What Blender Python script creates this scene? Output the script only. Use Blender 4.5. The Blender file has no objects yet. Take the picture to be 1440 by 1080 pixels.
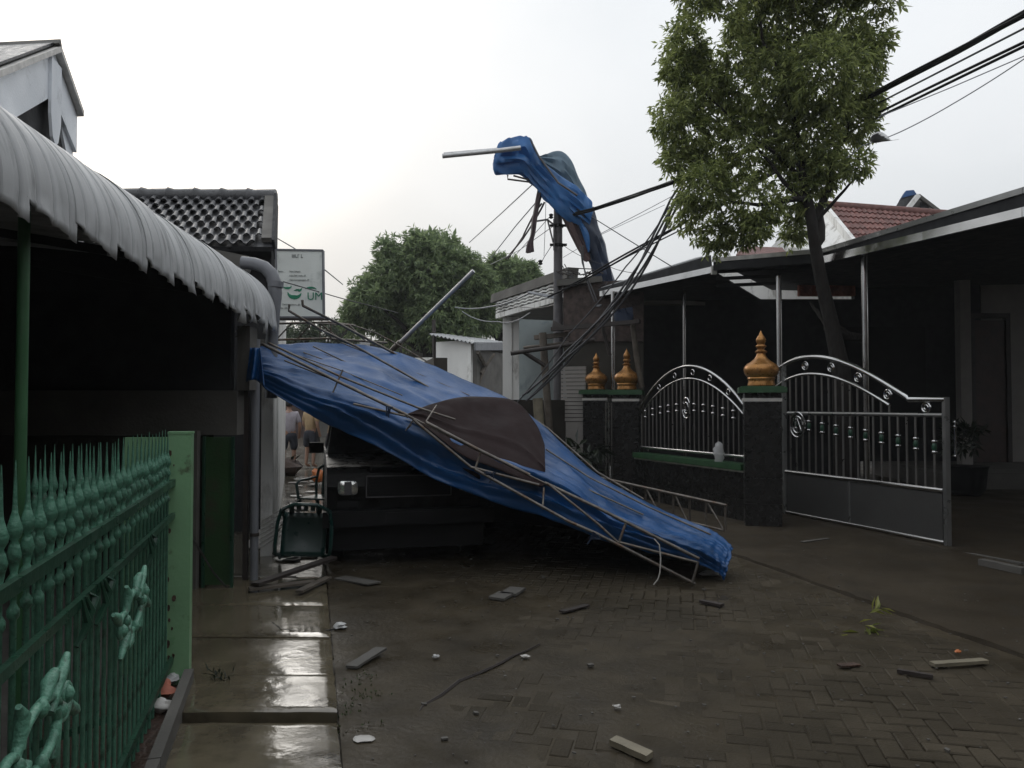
import bpy, math, random
from mathutils import Vector, Matrix, noise

random.seed(11)
S = bpy.context.scene
COL = S.collection
R = math.radians

# ------------------------------------------------------------------ camera
F = 1100.0
CAM_Z = 1.6
PITCH = math.atan(30.0 / F)
cam_data = bpy.data.cameras.new("camera")
cam = bpy.data.objects.new("camera", cam_data)
COL.objects.link(cam)
cam.location = (0, 0, CAM_Z)
cam.rotation_euler = (R(90) + PITCH, 0, 0)
cam_data.sensor_width = 36.0
cam_data.lens = 36.0 * F / 1440.0
cam_data.clip_start = 0.05
cam_data.clip_end = 2000
S.camera = cam

# ------------------------------------------------------------------ sky, sun, exposure
SUN_EL, SUN_AZ = 25.0, -26.0          # azimuth from +Y towards +X, in degrees
w = bpy.data.worlds.new("World")
S.world = w
w.use_nodes = True
nt = w.node_tree
bg = nt.nodes["Background"]
sky = nt.nodes.new("ShaderNodeTexSky")
sky.sky_type = 'NISHITA'
sky.sun_disc = False
sky.sun_elevation = R(SUN_EL)
sky.sun_rotation = R(SUN_AZ)
sky.air_density = 1.5
sky.dust_density = 5.0
tc = nt.nodes.new("ShaderNodeTexCoord")
mp = nt.nodes.new("ShaderNodeMapping")
mp.inputs['Scale'].default_value = (1.0, 1.0, 1.6)
nz = nt.nodes.new("ShaderNodeTexNoise")
nz.inputs['Scale'].default_value = 1.7
nz.inputs['Detail'].default_value = 5
nz.inputs['Roughness'].default_value = 0.45
rp = nt.nodes.new("ShaderNodeValToRGB")
rp.color_ramp.elements[0].position = 0.36
rp.color_ramp.elements[0].color = (6.9, 7.3, 7.7, 1)
rp.color_ramp.elements[1].position = 0.66
rp.color_ramp.elements[1].color = (8.7, 8.95, 9.2, 1)
mx = nt.nodes.new("ShaderNodeMix")
mx.data_type = 'RGBA'
mx.inputs[0].default_value = 0.93
nt.links.new(tc.outputs['Generated'], mp.inputs[0])
nt.links.new(mp.outputs[0], nz.inputs['Vector'])
nt.links.new(nz.outputs['Fac'], rp.inputs[0])
nt.links.new(sky.outputs[0], mx.inputs[6])
nt.links.new(rp.outputs[0], mx.inputs[7])
sx = nt.nodes.new("ShaderNodeSeparateXYZ")
nt.links.new(tc.outputs['Generated'], sx.inputs[0])
zf = nt.nodes.new("ShaderNodeMapRange")           # CIE-like overcast: zenith brighter than horizon
zf.inputs[1].default_value = 0.0; zf.inputs[2].default_value = 1.0
zf.inputs[3].default_value = 0.84; zf.inputs[4].default_value = 1.65
nt.links.new(sx.outputs['Z'], zf.inputs[0])
dt = nt.nodes.new("ShaderNodeVectorMath"); dt.operation = 'DOT_PRODUCT'
SD = (math.sin(R(SUN_AZ)) * math.cos(R(SUN_EL)), math.cos(R(SUN_AZ)) * math.cos(R(SUN_EL)), math.sin(R(SUN_EL)))
dt.inputs[1].default_value = SD
nt.links.new(tc.outputs['Generated'], dt.inputs[0])
gw = nt.nodes.new("ShaderNodeMapRange"); gw.interpolation_type = 'SMOOTHSTEP'
gw.inputs[1].default_value = 0.94; gw.inputs[2].default_value = 1.0
gw.inputs[3].default_value = 0.0; gw.inputs[4].default_value = 0.35
nt.links.new(dt.outputs['Value'], gw.inputs[0])
ad0 = nt.nodes.new("ShaderNodeMath"); ad0.operation = 'ADD'
nt.links.new(zf.outputs[0], ad0.inputs[0]); nt.links.new(gw.outputs[0], ad0.inputs[1])
vm = nt.nodes.new("ShaderNodeVectorMath"); vm.operation = 'SCALE'
nt.links.new(mx.outputs[2], vm.inputs[0]); nt.links.new(ad0.outputs[0], vm.inputs['Scale'])
nt.links.new(vm.outputs[0], bg.inputs[0])
bg.inputs[1].default_value = 0.095

sd = bpy.data.lights.new("sun", 'SUN')
sd.energy = 0.5
sd.angle = R(25)
sd.color = (1.0, 0.97, 0.92)
sun = bpy.data.objects.new("sun", sd)
COL.objects.link(sun)
sdir = Vector((math.sin(R(SUN_AZ)) * math.cos(R(SUN_EL)), math.cos(R(SUN_AZ)) * math.cos(R(SUN_EL)), math.sin(R(SUN_EL))))
sun.rotation_euler = (-sdir).to_track_quat('-Z', 'Y').to_euler()
sun.location = (-8, 20, 30)

S.view_settings.view_transform = 'Standard'
S.view_settings.look = 'None'
S.view_settings.exposure = 0.0
S.view_settings.gamma = 1.0
S.view_settings.use_curve_mapping = False

# ------------------------------------------------------------------ helpers
ROT = Matrix.Rotation(PITCH, 3, 'X')
def P(px, py, Y):
    """world point at forward distance Y that the survey pixel (px,py) looks at"""
    d = ROT @ Vector(((px - 720) / F, 1.0, (540 - py) / F))
    k = Y / d.y
    return Vector((d.x * k, Y, CAM_Z + d.z * k))
def G(px, py, z=0.0):
    d = ROT @ Vector(((px - 720) / F, 1.0, (540 - py) / F))
    k = (z - CAM_Z) / d.z
    return Vector((d.x * k, d.y * k, z))

ROOT = {}
def tag(o, label=None, cat=None, group=None, kind=None):
    if label: o['label'] = label
    if cat: o['category'] = cat
    if group: o['group'] = group
    if kind: o['kind'] = kind
    return o
def thing(name, loc, label, cat, group=None):
    o = bpy.data.objects.new(name, None)
    COL.objects.link(o)
    o.empty_display_size = 0.2
    o.location = loc
    ROOT[o.name] = Vector(loc)
    return tag(o, label, cat, group)

def perp(d):
    d = d.normalized()
    a = Vector((0, 0, 1)) if abs(d.z) < 0.9 else Vector((1, 0, 0))
    u = d.cross(a).normalized()
    return u, u.cross(d).normalized()

class MB:
    def __init__(s):
        s.v = []; s.f = []
    def add(s, vs, fs):
        n = len(s.v)
        s.v += [Vector(v) for v in vs]
        s.f += [tuple(i + n for i in f) for f in fs]
        return s
    def obox(s, c, ax, ay, az):
        """box by centre and three half-axis vectors"""
        c = Vector(c); ax = Vector(ax); ay = Vector(ay); az = Vector(az)
        vs = [c + i * ax + j * ay + k * az for k in (-1, 1) for j in (-1, 1) for i in (-1, 1)]
        return s.add(vs, [(0, 2, 3, 1), (4, 5, 7, 6), (0, 1, 5, 4), (2, 6, 7, 3), (0, 4, 6, 2), (1, 3, 7, 5)])
    def box(s, x0, x1, y0, y1, z0, z1):
        return s.obox(((x0 + x1) / 2, (y0 + y1) / 2, (z0 + z1) / 2), ((x1 - x0) / 2, 0, 0), (0, (y1 - y0) / 2, 0), (0, 0, (z1 - z0) / 2))
    def wall(s, p, q, t, z0, z1):
        p = Vector((p[0], p[1], 0)); q = Vector((q[0], q[1], 0))
        d = q - p; n = Vector((-d.y, d.x, 0)).normalized() * (t / 2)
        return s.obox((p + q) / 2 + Vector((0, 0, (z0 + z1) / 2)), d / 2, n, (0, 0, (z1 - z0) / 2))
    def bar(s, a, b, wd, ht=None, up=None):
        """rectangular bar from a to b"""
        a = Vector(a); b = Vector(b); d = b - a
        u, v = perp(d)
        if up is not None:
            u = d.cross(Vector(up)).normalized(); v = u.cross(d).normalized()
        ht = wd if ht is None else ht
        return s.obox((a + b) / 2, d / 2, u * wd / 2, v * ht / 2)
    def tube(s, pts, r, n=6, cap=True):
        pts = [Vector(p) for p in pts]
        rs = r if isinstance(r, (list, tuple)) else [r] * len(pts)
        rings = []; u = None
        for i, p in enumerate(pts):
            d = (pts[min(i + 1, len(pts) - 1)] - pts[max(i - 1, 0)])
            if d.length < 1e-9: d = Vector((0, 0, 1))
            d.normalize()
            if u is None: u, _ = perp(d)
            u = (u - d * u.dot(d))
            u = u.normalized() if u.length > 1e-6 else perp(d)[0]
            v = d.cross(u)
            rings.append([p + rs[i] * (math.cos(2 * math.pi * k / n) * u + math.sin(2 * math.pi * k / n) * v) for k in range(n)])
        vs = [x for r_ in rings for x in r_]
        fs = []
        for i in range(len(pts) - 1):
            for k in range(n):
                a = i * n + k; b = i * n + (k + 1) % n
                fs.append((a, b, b + n, a + n))
        if cap:
            fs.append(tuple(range(n - 1, -1, -1)))
            fs.append(tuple(range((len(pts) - 1) * n, len(pts) * n)))
        return s.add(vs, fs)
    def lathe(s, prof, c=(0, 0, 0), n=12):
        c = Vector(c); vs = []; fs = []
        for r, z in prof:
            for k in range(n):
                a = 2 * math.pi * k / n
                vs.append(c + Vector((r * math.cos(a), r * math.sin(a), z)))
        for i in range(len(prof) - 1):
            for k in range(n):
                a = i * n + k; b = i * n + (k + 1) % n
                fs.append((a, b, b + n, a + n))
        fs.append(tuple(range(n - 1, -1, -1)))
        m = (len(prof) - 1) * n
        fs.append(tuple(range(m, m + n)))
        return s.add(vs, fs)
    def prism(s, poly, ext):
        poly = [Vector(p) for p in poly]; ext = Vector(ext); n = len(poly)
        nrm = Vector((0, 0, 0))
        for i in range(n):
            nrm += poly[i].cross(poly[(i + 1) % n])
        if nrm.dot(ext) < 0: poly = poly[::-1]
        vs = poly + [p + ext for p in poly]
        fs = [tuple(range(n - 1, -1, -1)), tuple(range(n, 2 * n))]
        for i in range(n):
            j = (i + 1) % n
            fs.append((i, j, j + n, i + n))
        return s.add(vs, fs)
    def grid(s, rows):
        m = len(rows[0]); vs = [p for r in rows for p in r]; fs = []
        for i in range(len(rows) - 1):
            for j in range(m - 1):
                a = i * m + j
                fs.append((a, a + 1, a + m + 1, a + m))
        return s.add(vs, fs)
    def build(s, name, m, parent=None, smooth=False, kind=None, thick=None):
        me = bpy.data.meshes.new(name)
        if parent is None:
            xs = [v.x for v in s.v]; ys = [v.y for v in s.v]; zs = [v.z for v in s.v]
            loc = Vector(((min(xs) + max(xs)) / 2, (min(ys) + max(ys)) / 2, min(zs)))
        else:
            loc = ROOT[parent.name]
        me.from_pydata([v - loc for v in s.v], [], s.f)
        me.materials.append(m)
        if smooth:
            me.polygons.foreach_set('use_smooth', [True] * len(me.polygons))
        me.update()
        o = bpy.data.objects.new(name, me)
        COL.objects.link(o)
        ROOT[o.name] = loc
        if parent is None: o.location = loc
        else: o.parent = parent
        if kind: o['kind'] = kind
        if smooth:
            try:
                me.set_sharp_from_angle(angle=R(56))
            except Exception:
                pass
        if thick:
            sm = o.modifiers.new("thickness", 'SOLIDIFY'); sm.thickness = thick; sm.offset = 0
        return o

def inst(o, loc, parent=None, rotz=0.0, scale=None):
    """copy sharing mesh data; loc is relative to the parent"""
    c = o.copy()
    COL.objects.link(c)
    c.location = loc
    c.rotation_euler = (0, 0, rotz)
    if scale: c.scale = scale
    if parent is not None: c.parent = parent
    ROOT[c.name] = ROOT.get(o.name, Vector((0, 0, 0)))
    return c
def copy_tree(o, loc, rot):
    c = o.copy(); COL.objects.link(c); c.location = loc; c.rotation_euler = rot
    for ch in list(o.children):
        d = ch.copy(); COL.objects.link(d); d.parent = c
        for g in list(ch.children):
            e = g.copy(); COL.objects.link(e); e.parent = d
    return c

# ------------------------------------------------------------------ materials
def pm(name, base, rough=0.6, metal=0.0, var=0.25, scale=4.0, bump=0.15, bscale=40.0, rvar=0.12,
       stain=None, stain_amt=0.0, stain_scale=2.5, island=0.0, coat=0.0, spec=0.5, world=False, stretch=None, crease=0.0, cscale=5.0):
    m = bpy.data.materials.new(name)
    m.use_nodes = True
    t = m.node_tree; N = t.nodes; L = t.links
    b = N['Principled BSDF']
    co = N.new("ShaderNodeTexCoord")
    geo = N.new("ShaderNodeNewGeometry")
    src = geo.outputs['Position'] if world else co.outputs['Object']
    if stretch:
        mpn = N.new("ShaderNodeMapping"); mpn.inputs['Scale'].default_value = stretch
        L.new(src, mpn.inputs[0]); src = mpn.outputs[0]
    n1 = N.new("ShaderNodeTexNoise"); n1.inputs['Scale'].default_value = scale; n1.inputs['Detail'].default_value = 6
    L.new(src, n1.inputs['Vector'])
    cr = N.new("ShaderNodeValToRGB")
    cr.color_ramp.elements[0].position = 0.3; cr.color_ramp.elements[1].position = 0.7
    lo = [max(0, c * (1 - var)) for c in base]; hi = [min(1, c * (1 + var)) for c in base]
    cr.color_ramp.elements[0].color = (*lo, 1); cr.color_ramp.elements[1].color = (*hi, 1)
    L.new(n1.outputs['Fac'], cr.inputs[0])
    out = cr.outputs[0]
    if stain is not None:
        n2 = N.new("ShaderNodeTexNoise"); n2.inputs['Scale'].default_value = stain_scale; n2.inputs['Detail'].default_value = 8
        n2.inputs['Roughness'].default_value = 0.65
        L.new(src, n2.inputs['Vector'])
        r2 = N.new("ShaderNodeValToRGB")
        r2.color_ramp.elements[0].position = 0.62 - 0.25 * stain_amt; r2.color_ramp.elements[1].position = 0.74 - 0.2 * stain_amt
        L.new(n2.outputs['Fac'], r2.inputs[0])
        mm = N.new("ShaderNodeMix"); mm.data_type = 'RGBA'
        L.new(r2.outputs[0], mm.inputs[0]); L.new(out, mm.inputs[6]); mm.inputs[7].default_value = (*stain, 1)
        out = mm.outputs[2]
    if island:
        oi = N.new("ShaderNodeObjectInfo")
        ad = N.new("ShaderNodeMath"); ad.operation = 'ADD'
        L.new(geo.outputs['Random Per Island'], ad.inputs[0]); L.new(oi.outputs['Random'], ad.inputs[1])
        fr = N.new("ShaderNodeMath"); fr.operation = 'FRACT'; L.new(ad.outputs[0], fr.inputs[0])
        mr = N.new("ShaderNodeMapRange")
        mr.inputs[3].default_value = 1 - island; mr.inputs[4].default_value = 1 + island
        L.new(fr.outputs[0], mr.inputs[0])
        hv = N.new("ShaderNodeHueSaturation")
        L.new(mr.outputs[0], hv.inputs['Value']); L.new(out, hv.inputs['Color'])
        out = hv.outputs[0]
    L.new(out, b.inputs['Base Color'])
    b.inputs['Metallic'].default_value = metal
    b.inputs['Specular IOR Level'].default_value = spec
    if coat: 
        b.inputs['Coat Weight'].default_value = coat; b.inputs['Coat Roughness'].default_value = 0.08
    n3 = N.new("ShaderNodeTexNoise"); n3.inputs['Scale'].default_value = scale * 1.7; n3.inputs['Detail'].default_value = 4
    L.new(src, n3.inputs['Vector'])
    m3 = N.new("ShaderNodeMapRange"); m3.inputs[1].default_value = 0.3; m3.inputs[2].default_value = 0.7
    m3.inputs[3].default_value = max(0.02, rough - rvar); m3.inputs[4].default_value = min(1, rough + rvar)
    L.new(n3.outputs['Fac'], m3.inputs[0]); L.new(m3.outputs[0], b.inputs['Roughness'])
    if crease:
        wv = N.new("ShaderNodeTexNoise"); wv.inputs['Scale'].default_value = 3.0
        L.new(src, wv.inputs['Vector'])
        mv = N.new("ShaderNodeMix"); mv.data_type = 'RGBA'; mv.inputs[0].default_value = 0.25
        L.new(src, mv.inputs[6]); L.new(wv.outputs['Color'], mv.inputs[7])
        vo = N.new("ShaderNodeTexVoronoi"); vo.feature = 'DISTANCE_TO_EDGE'; vo.inputs['Scale'].default_value = cscale
        L.new(mv.outputs[2], vo.inputs['Vector'])
        mc = N.new("ShaderNodeMapRange"); mc.inputs[2].default_value = 0.16; mc.interpolation_type = 'SMOOTHSTEP'
        L.new(vo.outputs['Distance'], mc.inputs[0])
        bc = N.new("ShaderNodeBump"); bc.inputs['Strength'].default_value = crease; bc.inputs['Distance'].default_value = 0.03
        bc.invert = True
        L.new(mc.outputs[0], bc.inputs['Height']); L.new(bc.outputs[0], b.inputs['Normal'])
    if bump:
        n4 = N.new("ShaderNodeTexNoise"); n4.inputs['Scale'].default_value = bscale; n4.inputs['Detail'].default_value = 5
        L.new(src, n4.inputs['Vector'])
        bp = N.new("ShaderNodeBump"); bp.inputs['Strength'].default_value = bump; bp.inputs['Distance'].default_value = 0.02
        L.new(n4.outputs['Fac'], bp.inputs['Height']); L.new(bp.outputs[0], b.inputs['Normal'])
        if crease: L.new(bc.outputs[0], bp.inputs['Normal'])
    return m

def leaf_mat(name, dark, light, trans=0.35):
    m = bpy.data.materials.new(name); m.use_nodes = True
    t = m.node_tree; N = t.nodes; L = t.links
    b = N['Principled BSDF']
    geo = N.new("ShaderNodeNewGeometry")
    cr = N.new("ShaderNodeValToRGB")
    cr.color_ramp.elements[0].color = (*dark, 1); cr.color_ramp.elements[1].color = (*light, 1)
    L.new(geo.outputs['Random Per Island'], cr.inputs[0])
    L.new(cr.outputs[0], b.inputs['Base Color'])
    b.inputs['Roughness'].default_value = 0.36
    b.inputs['Specular IOR Level'].default_value = 0.5
    tr = N.new("ShaderNodeBsdfTranslucent")
    L.new(cr.outputs[0], tr.inputs[0])
    ms = N.new("ShaderNodeMixShader"); ms.inputs[0].default_value = trans
    L.new(b.outputs[0], ms.inputs[1]); L.new(tr.outputs[0], ms.inputs[2])
    L.new(ms.outputs[0], N['Material Output'].inputs[0])
    return m

M = dict(
    earth=pm("wet_earth", (0.035, 0.03, 0.023), 0.55, var=0.4, scale=1.5, world=True),
    paver=pm("wet_paver", (0.058, 0.048, 0.034), 0.5, var=0.3, scale=1.3, bump=0.35, bscale=70, rvar=0.18, island=0.11, world=True, stain=(0.042, 0.035, 0.024), stain_amt=0.6, stain_scale=0.9, spec=0.07),
    mud=pm("wet_mud", (0.048, 0.039, 0.026), 0.42, var=0.35, scale=2.2, bump=0.25, bscale=30, rvar=0.2, world=True, spec=0.09),
    slab=pm("wet_concrete_slab", (0.125, 0.105, 0.07), 0.12, var=0.3, scale=1.8, bump=0.07, bscale=16, rvar=0.09, world=True, spec=0.8, stain=(0.06, 0.05, 0.034), stain_amt=0.5, stain_scale=1.6),
    path=pm("wet_alley_concrete", (0.10, 0.09, 0.07), 0.16, var=0.3, scale=1.3, bump=0.12, bscale=14, rvar=0.1, world=True),
    drive=pm("wet_driveway", (0.044, 0.035, 0.024), 0.5, var=0.25, scale=1.1, bump=0.2, bscale=50, world=True, stain=(0.036, 0.03, 0.022), stain_amt=0.4, spec=0.12),
    concrete=pm("grey_concrete", (0.105, 0.098, 0.088), 0.75, var=0.3, scale=2, stain=(0.09, 0.085, 0.075), stain_amt=0.5),
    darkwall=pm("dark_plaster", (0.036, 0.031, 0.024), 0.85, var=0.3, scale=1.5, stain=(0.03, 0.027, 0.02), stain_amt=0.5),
    ceil=pm("ceiling_shade_black", (0.014, 0.014, 0.0155), 0.8, var=0.2),  # near-black, also puts shade into covered walls and the gable soffit
    whitewall=pm("white_plaster", (0.80, 0.79, 0.76), 0.75, var=0.1, scale=1.5, stain=(0.33, 0.31, 0.28), stain_amt=0.35, stretch=(1, 1, 0.35)),
    paleblue=pm("pale_blue_paint", (0.78, 0.81, 0.85), 0.55, var=0.07, scale=2, stain=(0.42, 0.44, 0.46), stain_amt=0.25),
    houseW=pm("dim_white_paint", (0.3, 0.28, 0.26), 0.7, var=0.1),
    brick=pm("bare_brick", (0.06, 0.043, 0.038), 0.9, var=0.5, scale=9, bump=0.5, bscale=30),
    greenpaint=pm("green_enamel", (0.215, 0.40, 0.22), 0.38, var=0.15, scale=3, bump=0.08, stain=(0.06, 0.04, 0.025), stain_amt=0.12, stain_scale=7),
    greendark=pm("dark_green_enamel", (0.018, 0.06, 0.036), 0.35, var=0.25, scale=6, bump=0.1, bscale=60),
    greencast=pm("green_cast_iron", (0.075, 0.20, 0.135), 0.36, var=0.3, scale=20, bump=0.3, bscale=90, stain=(0.03, 0.045, 0.028), stain_amt=0.35, stain_scale=11),
    greenscroll=pm("mint_cast_iron", (0.115, 0.285, 0.20), 0.4, var=0.3, scale=20, bump=0.35, bscale=90, stain=(0.05, 0.06, 0.04), stain_amt=0.3, stain_scale=14),
    greenpole=pm("green_pole_paint", (0.04, 0.12, 0.05), 0.42, var=0.2, scale=5, bump=0.05),
    greendoor=pm("deep_green_panel", (0.025, 0.07, 0.022), 0.55, var=0.25, scale=2, stain=(0.05, 0.05, 0.03), stain_amt=0.4),
    sheetmetal=pm("grey_roof_sheet", (0.43, 0.435, 0.44), 0.62, metal=0.0, var=0.15, scale=3, bump=0.08, stain=(0.26, 0.265, 0.265), stain_amt=0.3, stain_scale=5, stretch=(.5, 2.5, .5)),
    pvc=pm("grey_pvc", (0.17, 0.175, 0.19), 0.4, var=0.1, bump=0.02),
    tile=pm("dark_roof_tile", (0.05, 0.05, 0.054), 0.36, var=0.4, scale=10, island=0.35, bump=0.3),
    tilered=pm("red_roof_tile", (0.16, 0.066, 0.055), 0.7, var=0.3, scale=8, island=0.25, bump=0.3),
    steel=pm("polished_steel", (0.52, 0.515, 0.51), 0.2, metal=1.0, var=0.06, bump=0.0, rvar=0.06),
    steelpaint=pm("silver_paint", (0.26, 0.26, 0.255), 0.34, metal=0.7, var=0.1, bump=0.0),
    gatepanel=pm("grey_gate_panel", (0.085, 0.083, 0.08), 0.4, metal=0.35, var=0.08, bump=0.04, bscale=25),
    rod=pm("worn_galvanised_rod", (0.15, 0.135, 0.12), 0.45, metal=0.6, var=0.35, scale=12, stain=(0.12, 0.07, 0.04), stain_amt=0.35, stain_scale=9),
    rodlight=pm("galvanised_pipe", (0.5, 0.5, 0.5), 0.4, metal=0.6, var=0.15, scale=10),
    blacktile=pm("black_granite", (0.013, 0.0125, 0.0122), 0.28, var=0.15, scale=9, bump=0.01, rvar=0.06),
    greencoping=pm("green_coping", (0.02, 0.068, 0.026), 0.5, var=0.25, scale=5),
    trimwhite=pm("pale_trim", (0.5, 0.48, 0.45), 0.5, var=0.2, scale=8),
    gold=pm("copper_gold_paint", (0.37, 0.175, 0.05), 0.33, metal=0.55, var=0.2, scale=14, bump=0.08, stain=(0.2, 0.09, 0.03), stain_amt=0.25, stain_scale=6),
    tarp=pm("blue_tarpaulin", (0.005, 0.063, 0.20), 0.38, spec=0.55, var=0.22, scale=2.0, bump=0.2, bscale=26, rvar=0.08, crease=0.10, cscale=2.2, stain=(0.009, 0.058, 0.165), stain_amt=0.35, stain_scale=1.4),
    tarpgrey=pm("grey_blue_tarpaulin", (0.13, 0.20, 0.26), 0.45, var=0.25, scale=2.5, bump=0.2, bscale=14),
    tarpnavy=pm("navy_tarpaulin", (0.012, 0.024, 0.055), 0.45, var=0.3, scale=2, bump=0.2, bscale=12),
    tarpinner=pm("brown_pink_cloth", (0.09, 0.055, 0.055), 0.7, var=0.4, scale=3),
    steelbar=pm("dull_steel_bar", (0.2, 0.19, 0.18), 0.38, metal=0.75, var=0.1, bump=0.0),
    brown=pm("brown_cloth", (0.026, 0.0165, 0.0165), 0.8, spec=0.15, var=0.15, scale=3, bump=0.12, bscale=20),
    darkcloth=pm("dark_torn_cloth", (0.06, 0.04, 0.045), 0.8, var=0.3),
    pole=pm("dark_pole_paint", (0.085, 0.08, 0.085), 0.55, var=0.25, scale=5),
    black=pm("black_rubber", (0.009, 0.009, 0.0095), 0.55, var=0.2, bump=0.0, spec=0.2),
    wire=pm("dark_wire", (0.05, 0.05, 0.055), 0.5, var=0.2, bump=0.0),
    wirelight=pm("pale_wire", (0.22, 0.23, 0.25), 0.5, var=0.2, bump=0.0),
    white=pm("white_plastic", (0.5, 0.5, 0.49), 0.4, var=0.06, bump=0.1),
    bark=pm("bark", (0.015, 0.012, 0.010), 0.9, var=0.45, scale=14, bump=0.9, bscale=30, stretch=(1, 1, 0.3)),
    wood=pm("weathered_wood", (0.1, 0.083, 0.066), 0.75, var=0.35, scale=6, bump=0.4, bscale=30, stretch=(1, 1, 1)),
    woodpale=pm("pale_wood", (0.2, 0.175, 0.125), 0.6, var=0.2, scale=8, bump=0.3),
    wooddark=pm("dark_wood", (0.035, 0.027, 0.024), 0.6, var=0.3, scale=7),
    doorwood=pm("brown_door", (0.045, 0.02, 0.014), 0.5, var=0.3, scale=5),
    carpaint=pm("black_car_paint", (0.005, 0.005, 0.005), 0.3, var=0.1, bump=0.0, spec=0.12),
    glass=pm("dark_glass", (0.015, 0.017, 0.018), 0.08, var=0.1, bump=0.0, rvar=0.02),
    lamp=pm("headlight_reflector", (0.75, 0.75, 0.72), 0.12, metal=0.85, var=0.1, bump=0.15, bscale=60, rvar=0.04),
    chair=pm("green_plastic", (0.008, 0.036, 0.031), 0.35, var=0.15, bump=0.03),
    skin=pm("skin", (0.28, 0.16, 0.11), 0.55, var=0.08, bump=0.03),
    hair=pm("black_hair", (0.012, 0.011, 0.011), 0.6, var=0.2),
    shirtgrey=pm("grey_shirt", (0.33, 0.3, 0.33), 0.85, var=0.18, scale=8),
    shirttan=pm("tan_shirt", (0.34, 0.24, 0.13), 0.85, var=0.2, scale=8),
    shorts=pm("navy_shorts", (0.02, 0.022, 0.03), 0.85, var=0.2),
    orange=pm("orange_plastic", (0.55, 0.16, 0.04), 0.45, var=0.15),
    signface=pm("sign_face", (0.78, 0.81, 0.77), 0.4, var=0.07, scale=4, bump=0.02, stain=(0.43, 0.47, 0.43), stain_amt=0.35),
    ink=pm("faded_ink", (0.10, 0.11, 0.11), 0.6, var=0.2, bump=0.0),
    inkgrey=pm("pale_ink", (0.27, 0.29, 0.28), 0.6, var=0.2, bump=0.0),
    inkgreen=pm("green_ink", (0.02, 0.22, 0.12), 0.6, var=0.3, scale=12, bump=0.0),
    rubble=pm("brown_rubble", (0.06, 0.033, 0.022), 0.55, var=0.5, scale=25, bump=0.6),
    terracotta=pm("terracotta_block", (0.42, 0.14, 0.09), 0.75, var=0.25, scale=10),
    teal=pm("grey_teal_wall", (0.30, 0.34, 0.345), 0.8, var=0.1, scale=1.2, stain=(0.22, 0.26, 0.27), stain_amt=0.4),
    leafA=leaf_mat("leaf_green", (0.09, 0.125, 0.042), (0.42, 0.47, 0.17), 0.62),
    leafB=leaf_mat("mango_leaf", (0.10, 0.15, 0.075), (0.34, 0.42, 0.21), 0.5),
    leafC=leaf_mat("dark_leaf", (0.045, 0.066, 0.042), (0.14, 0.18, 0.10), 0.4),
    leafY=leaf_mat("yellow_green_leaf", (0.12, 0.16, 0.03), (0.3, 0.3, 0.08), 0.3),
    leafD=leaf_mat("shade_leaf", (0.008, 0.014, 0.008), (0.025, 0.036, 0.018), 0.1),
    moss=leaf_mat("moss", (0.03, 0.05, 0.015), (0.07, 0.1, 0.03), 0.2),
)

def thin(m, amt):
    t = m.node_tree; N = t.nodes; L = t.links
    b = N['Principled BSDF']; src = b.inputs['Base Color'].links[0].from_socket
    tr = N.new("ShaderNodeBsdfTranslucent"); L.new(src, tr.inputs[0])
    ms = N.new("ShaderNodeMixShader"); ms.inputs[0].default_value = amt
    L.new(b.outputs[0], ms.inputs[1]); L.new(tr.outputs[0], ms.inputs[2]); L.new(ms.outputs[0], N['Material Output'].inputs[0])
    return m
M['tarpthin'] = thin(pm("thin_blue_tarpaulin", (0.04, 0.16, 0.40), 0.36, var=0.35, scale=1.6, bump=0.06, bscale=12, rvar=0.1), 0.3)
thin(M['tarpgrey'], 0.25)

def bagmat():
    m = pm("thin_white_plastic", (0.6, 0.6, 0.6), 0.4, var=0.1, bump=0.25, bscale=14)
    t = m.node_tree; N = t.nodes; L = t.links
    tr = N.new("ShaderNodeBsdfTransparent"); ms = N.new("ShaderNodeMixShader"); ms.inputs[0].default_value = 0.35
    L.new(N['Principled BSDF'].outputs[0], ms.inputs[1]); L.new(tr.outputs[0], ms.inputs[2]); L.new(ms.outputs[0], N['Material Output'].inputs[0])
    return m
M['bag'] = bagmat()

# ================================================================== SETTING
LD = Vector((-0.282, 1, 0)).normalized()      # along the left frontage
LN = Vector((1, 0.282, 0)).normalized()       # from it towards the street
def LP(Y, off=0.0, z=0.0):
    return Vector((-1.9 - 0.282 * (Y - 4.5), Y, z)) + LN * off
def XL(Y): return -0.78 - 0.255 * (Y - 3.59)  # edge between slabs and paving
def XR(Y):                                    # edge between paving and driveway
    pts = [(-4, 6.0), (3.0, 3.75), (4.96, 3.25), (5.5, 3.1), (8.0, 2.47), (14, 0.95), (60, -10)]
    for (a, xa), (b, xb) in zip(pts, pts[1:]):
        if Y <= b: return xa + (xb - xa) * (Y - a) / (b - a)
    return pts[-1][1]

g = MB(); g.box(-250, 250, -150, 450, -1.0, -0.045)
tag(g.build("ground", M['earth']), kind="structure")

# road bed with herringbone pavers laid on it
rd = MB()
rows = []
for i in range(40):
    Y = -6 + i * 1.4
    rows.append([Vector((XL(Y) - 1.2, Y, -0.016)), Vector((XR(Y) + 0.35, Y, -0.016))])
rd.grid(rows)
road = tag(rd.build("road", M['mud']), kind="structure")

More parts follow.
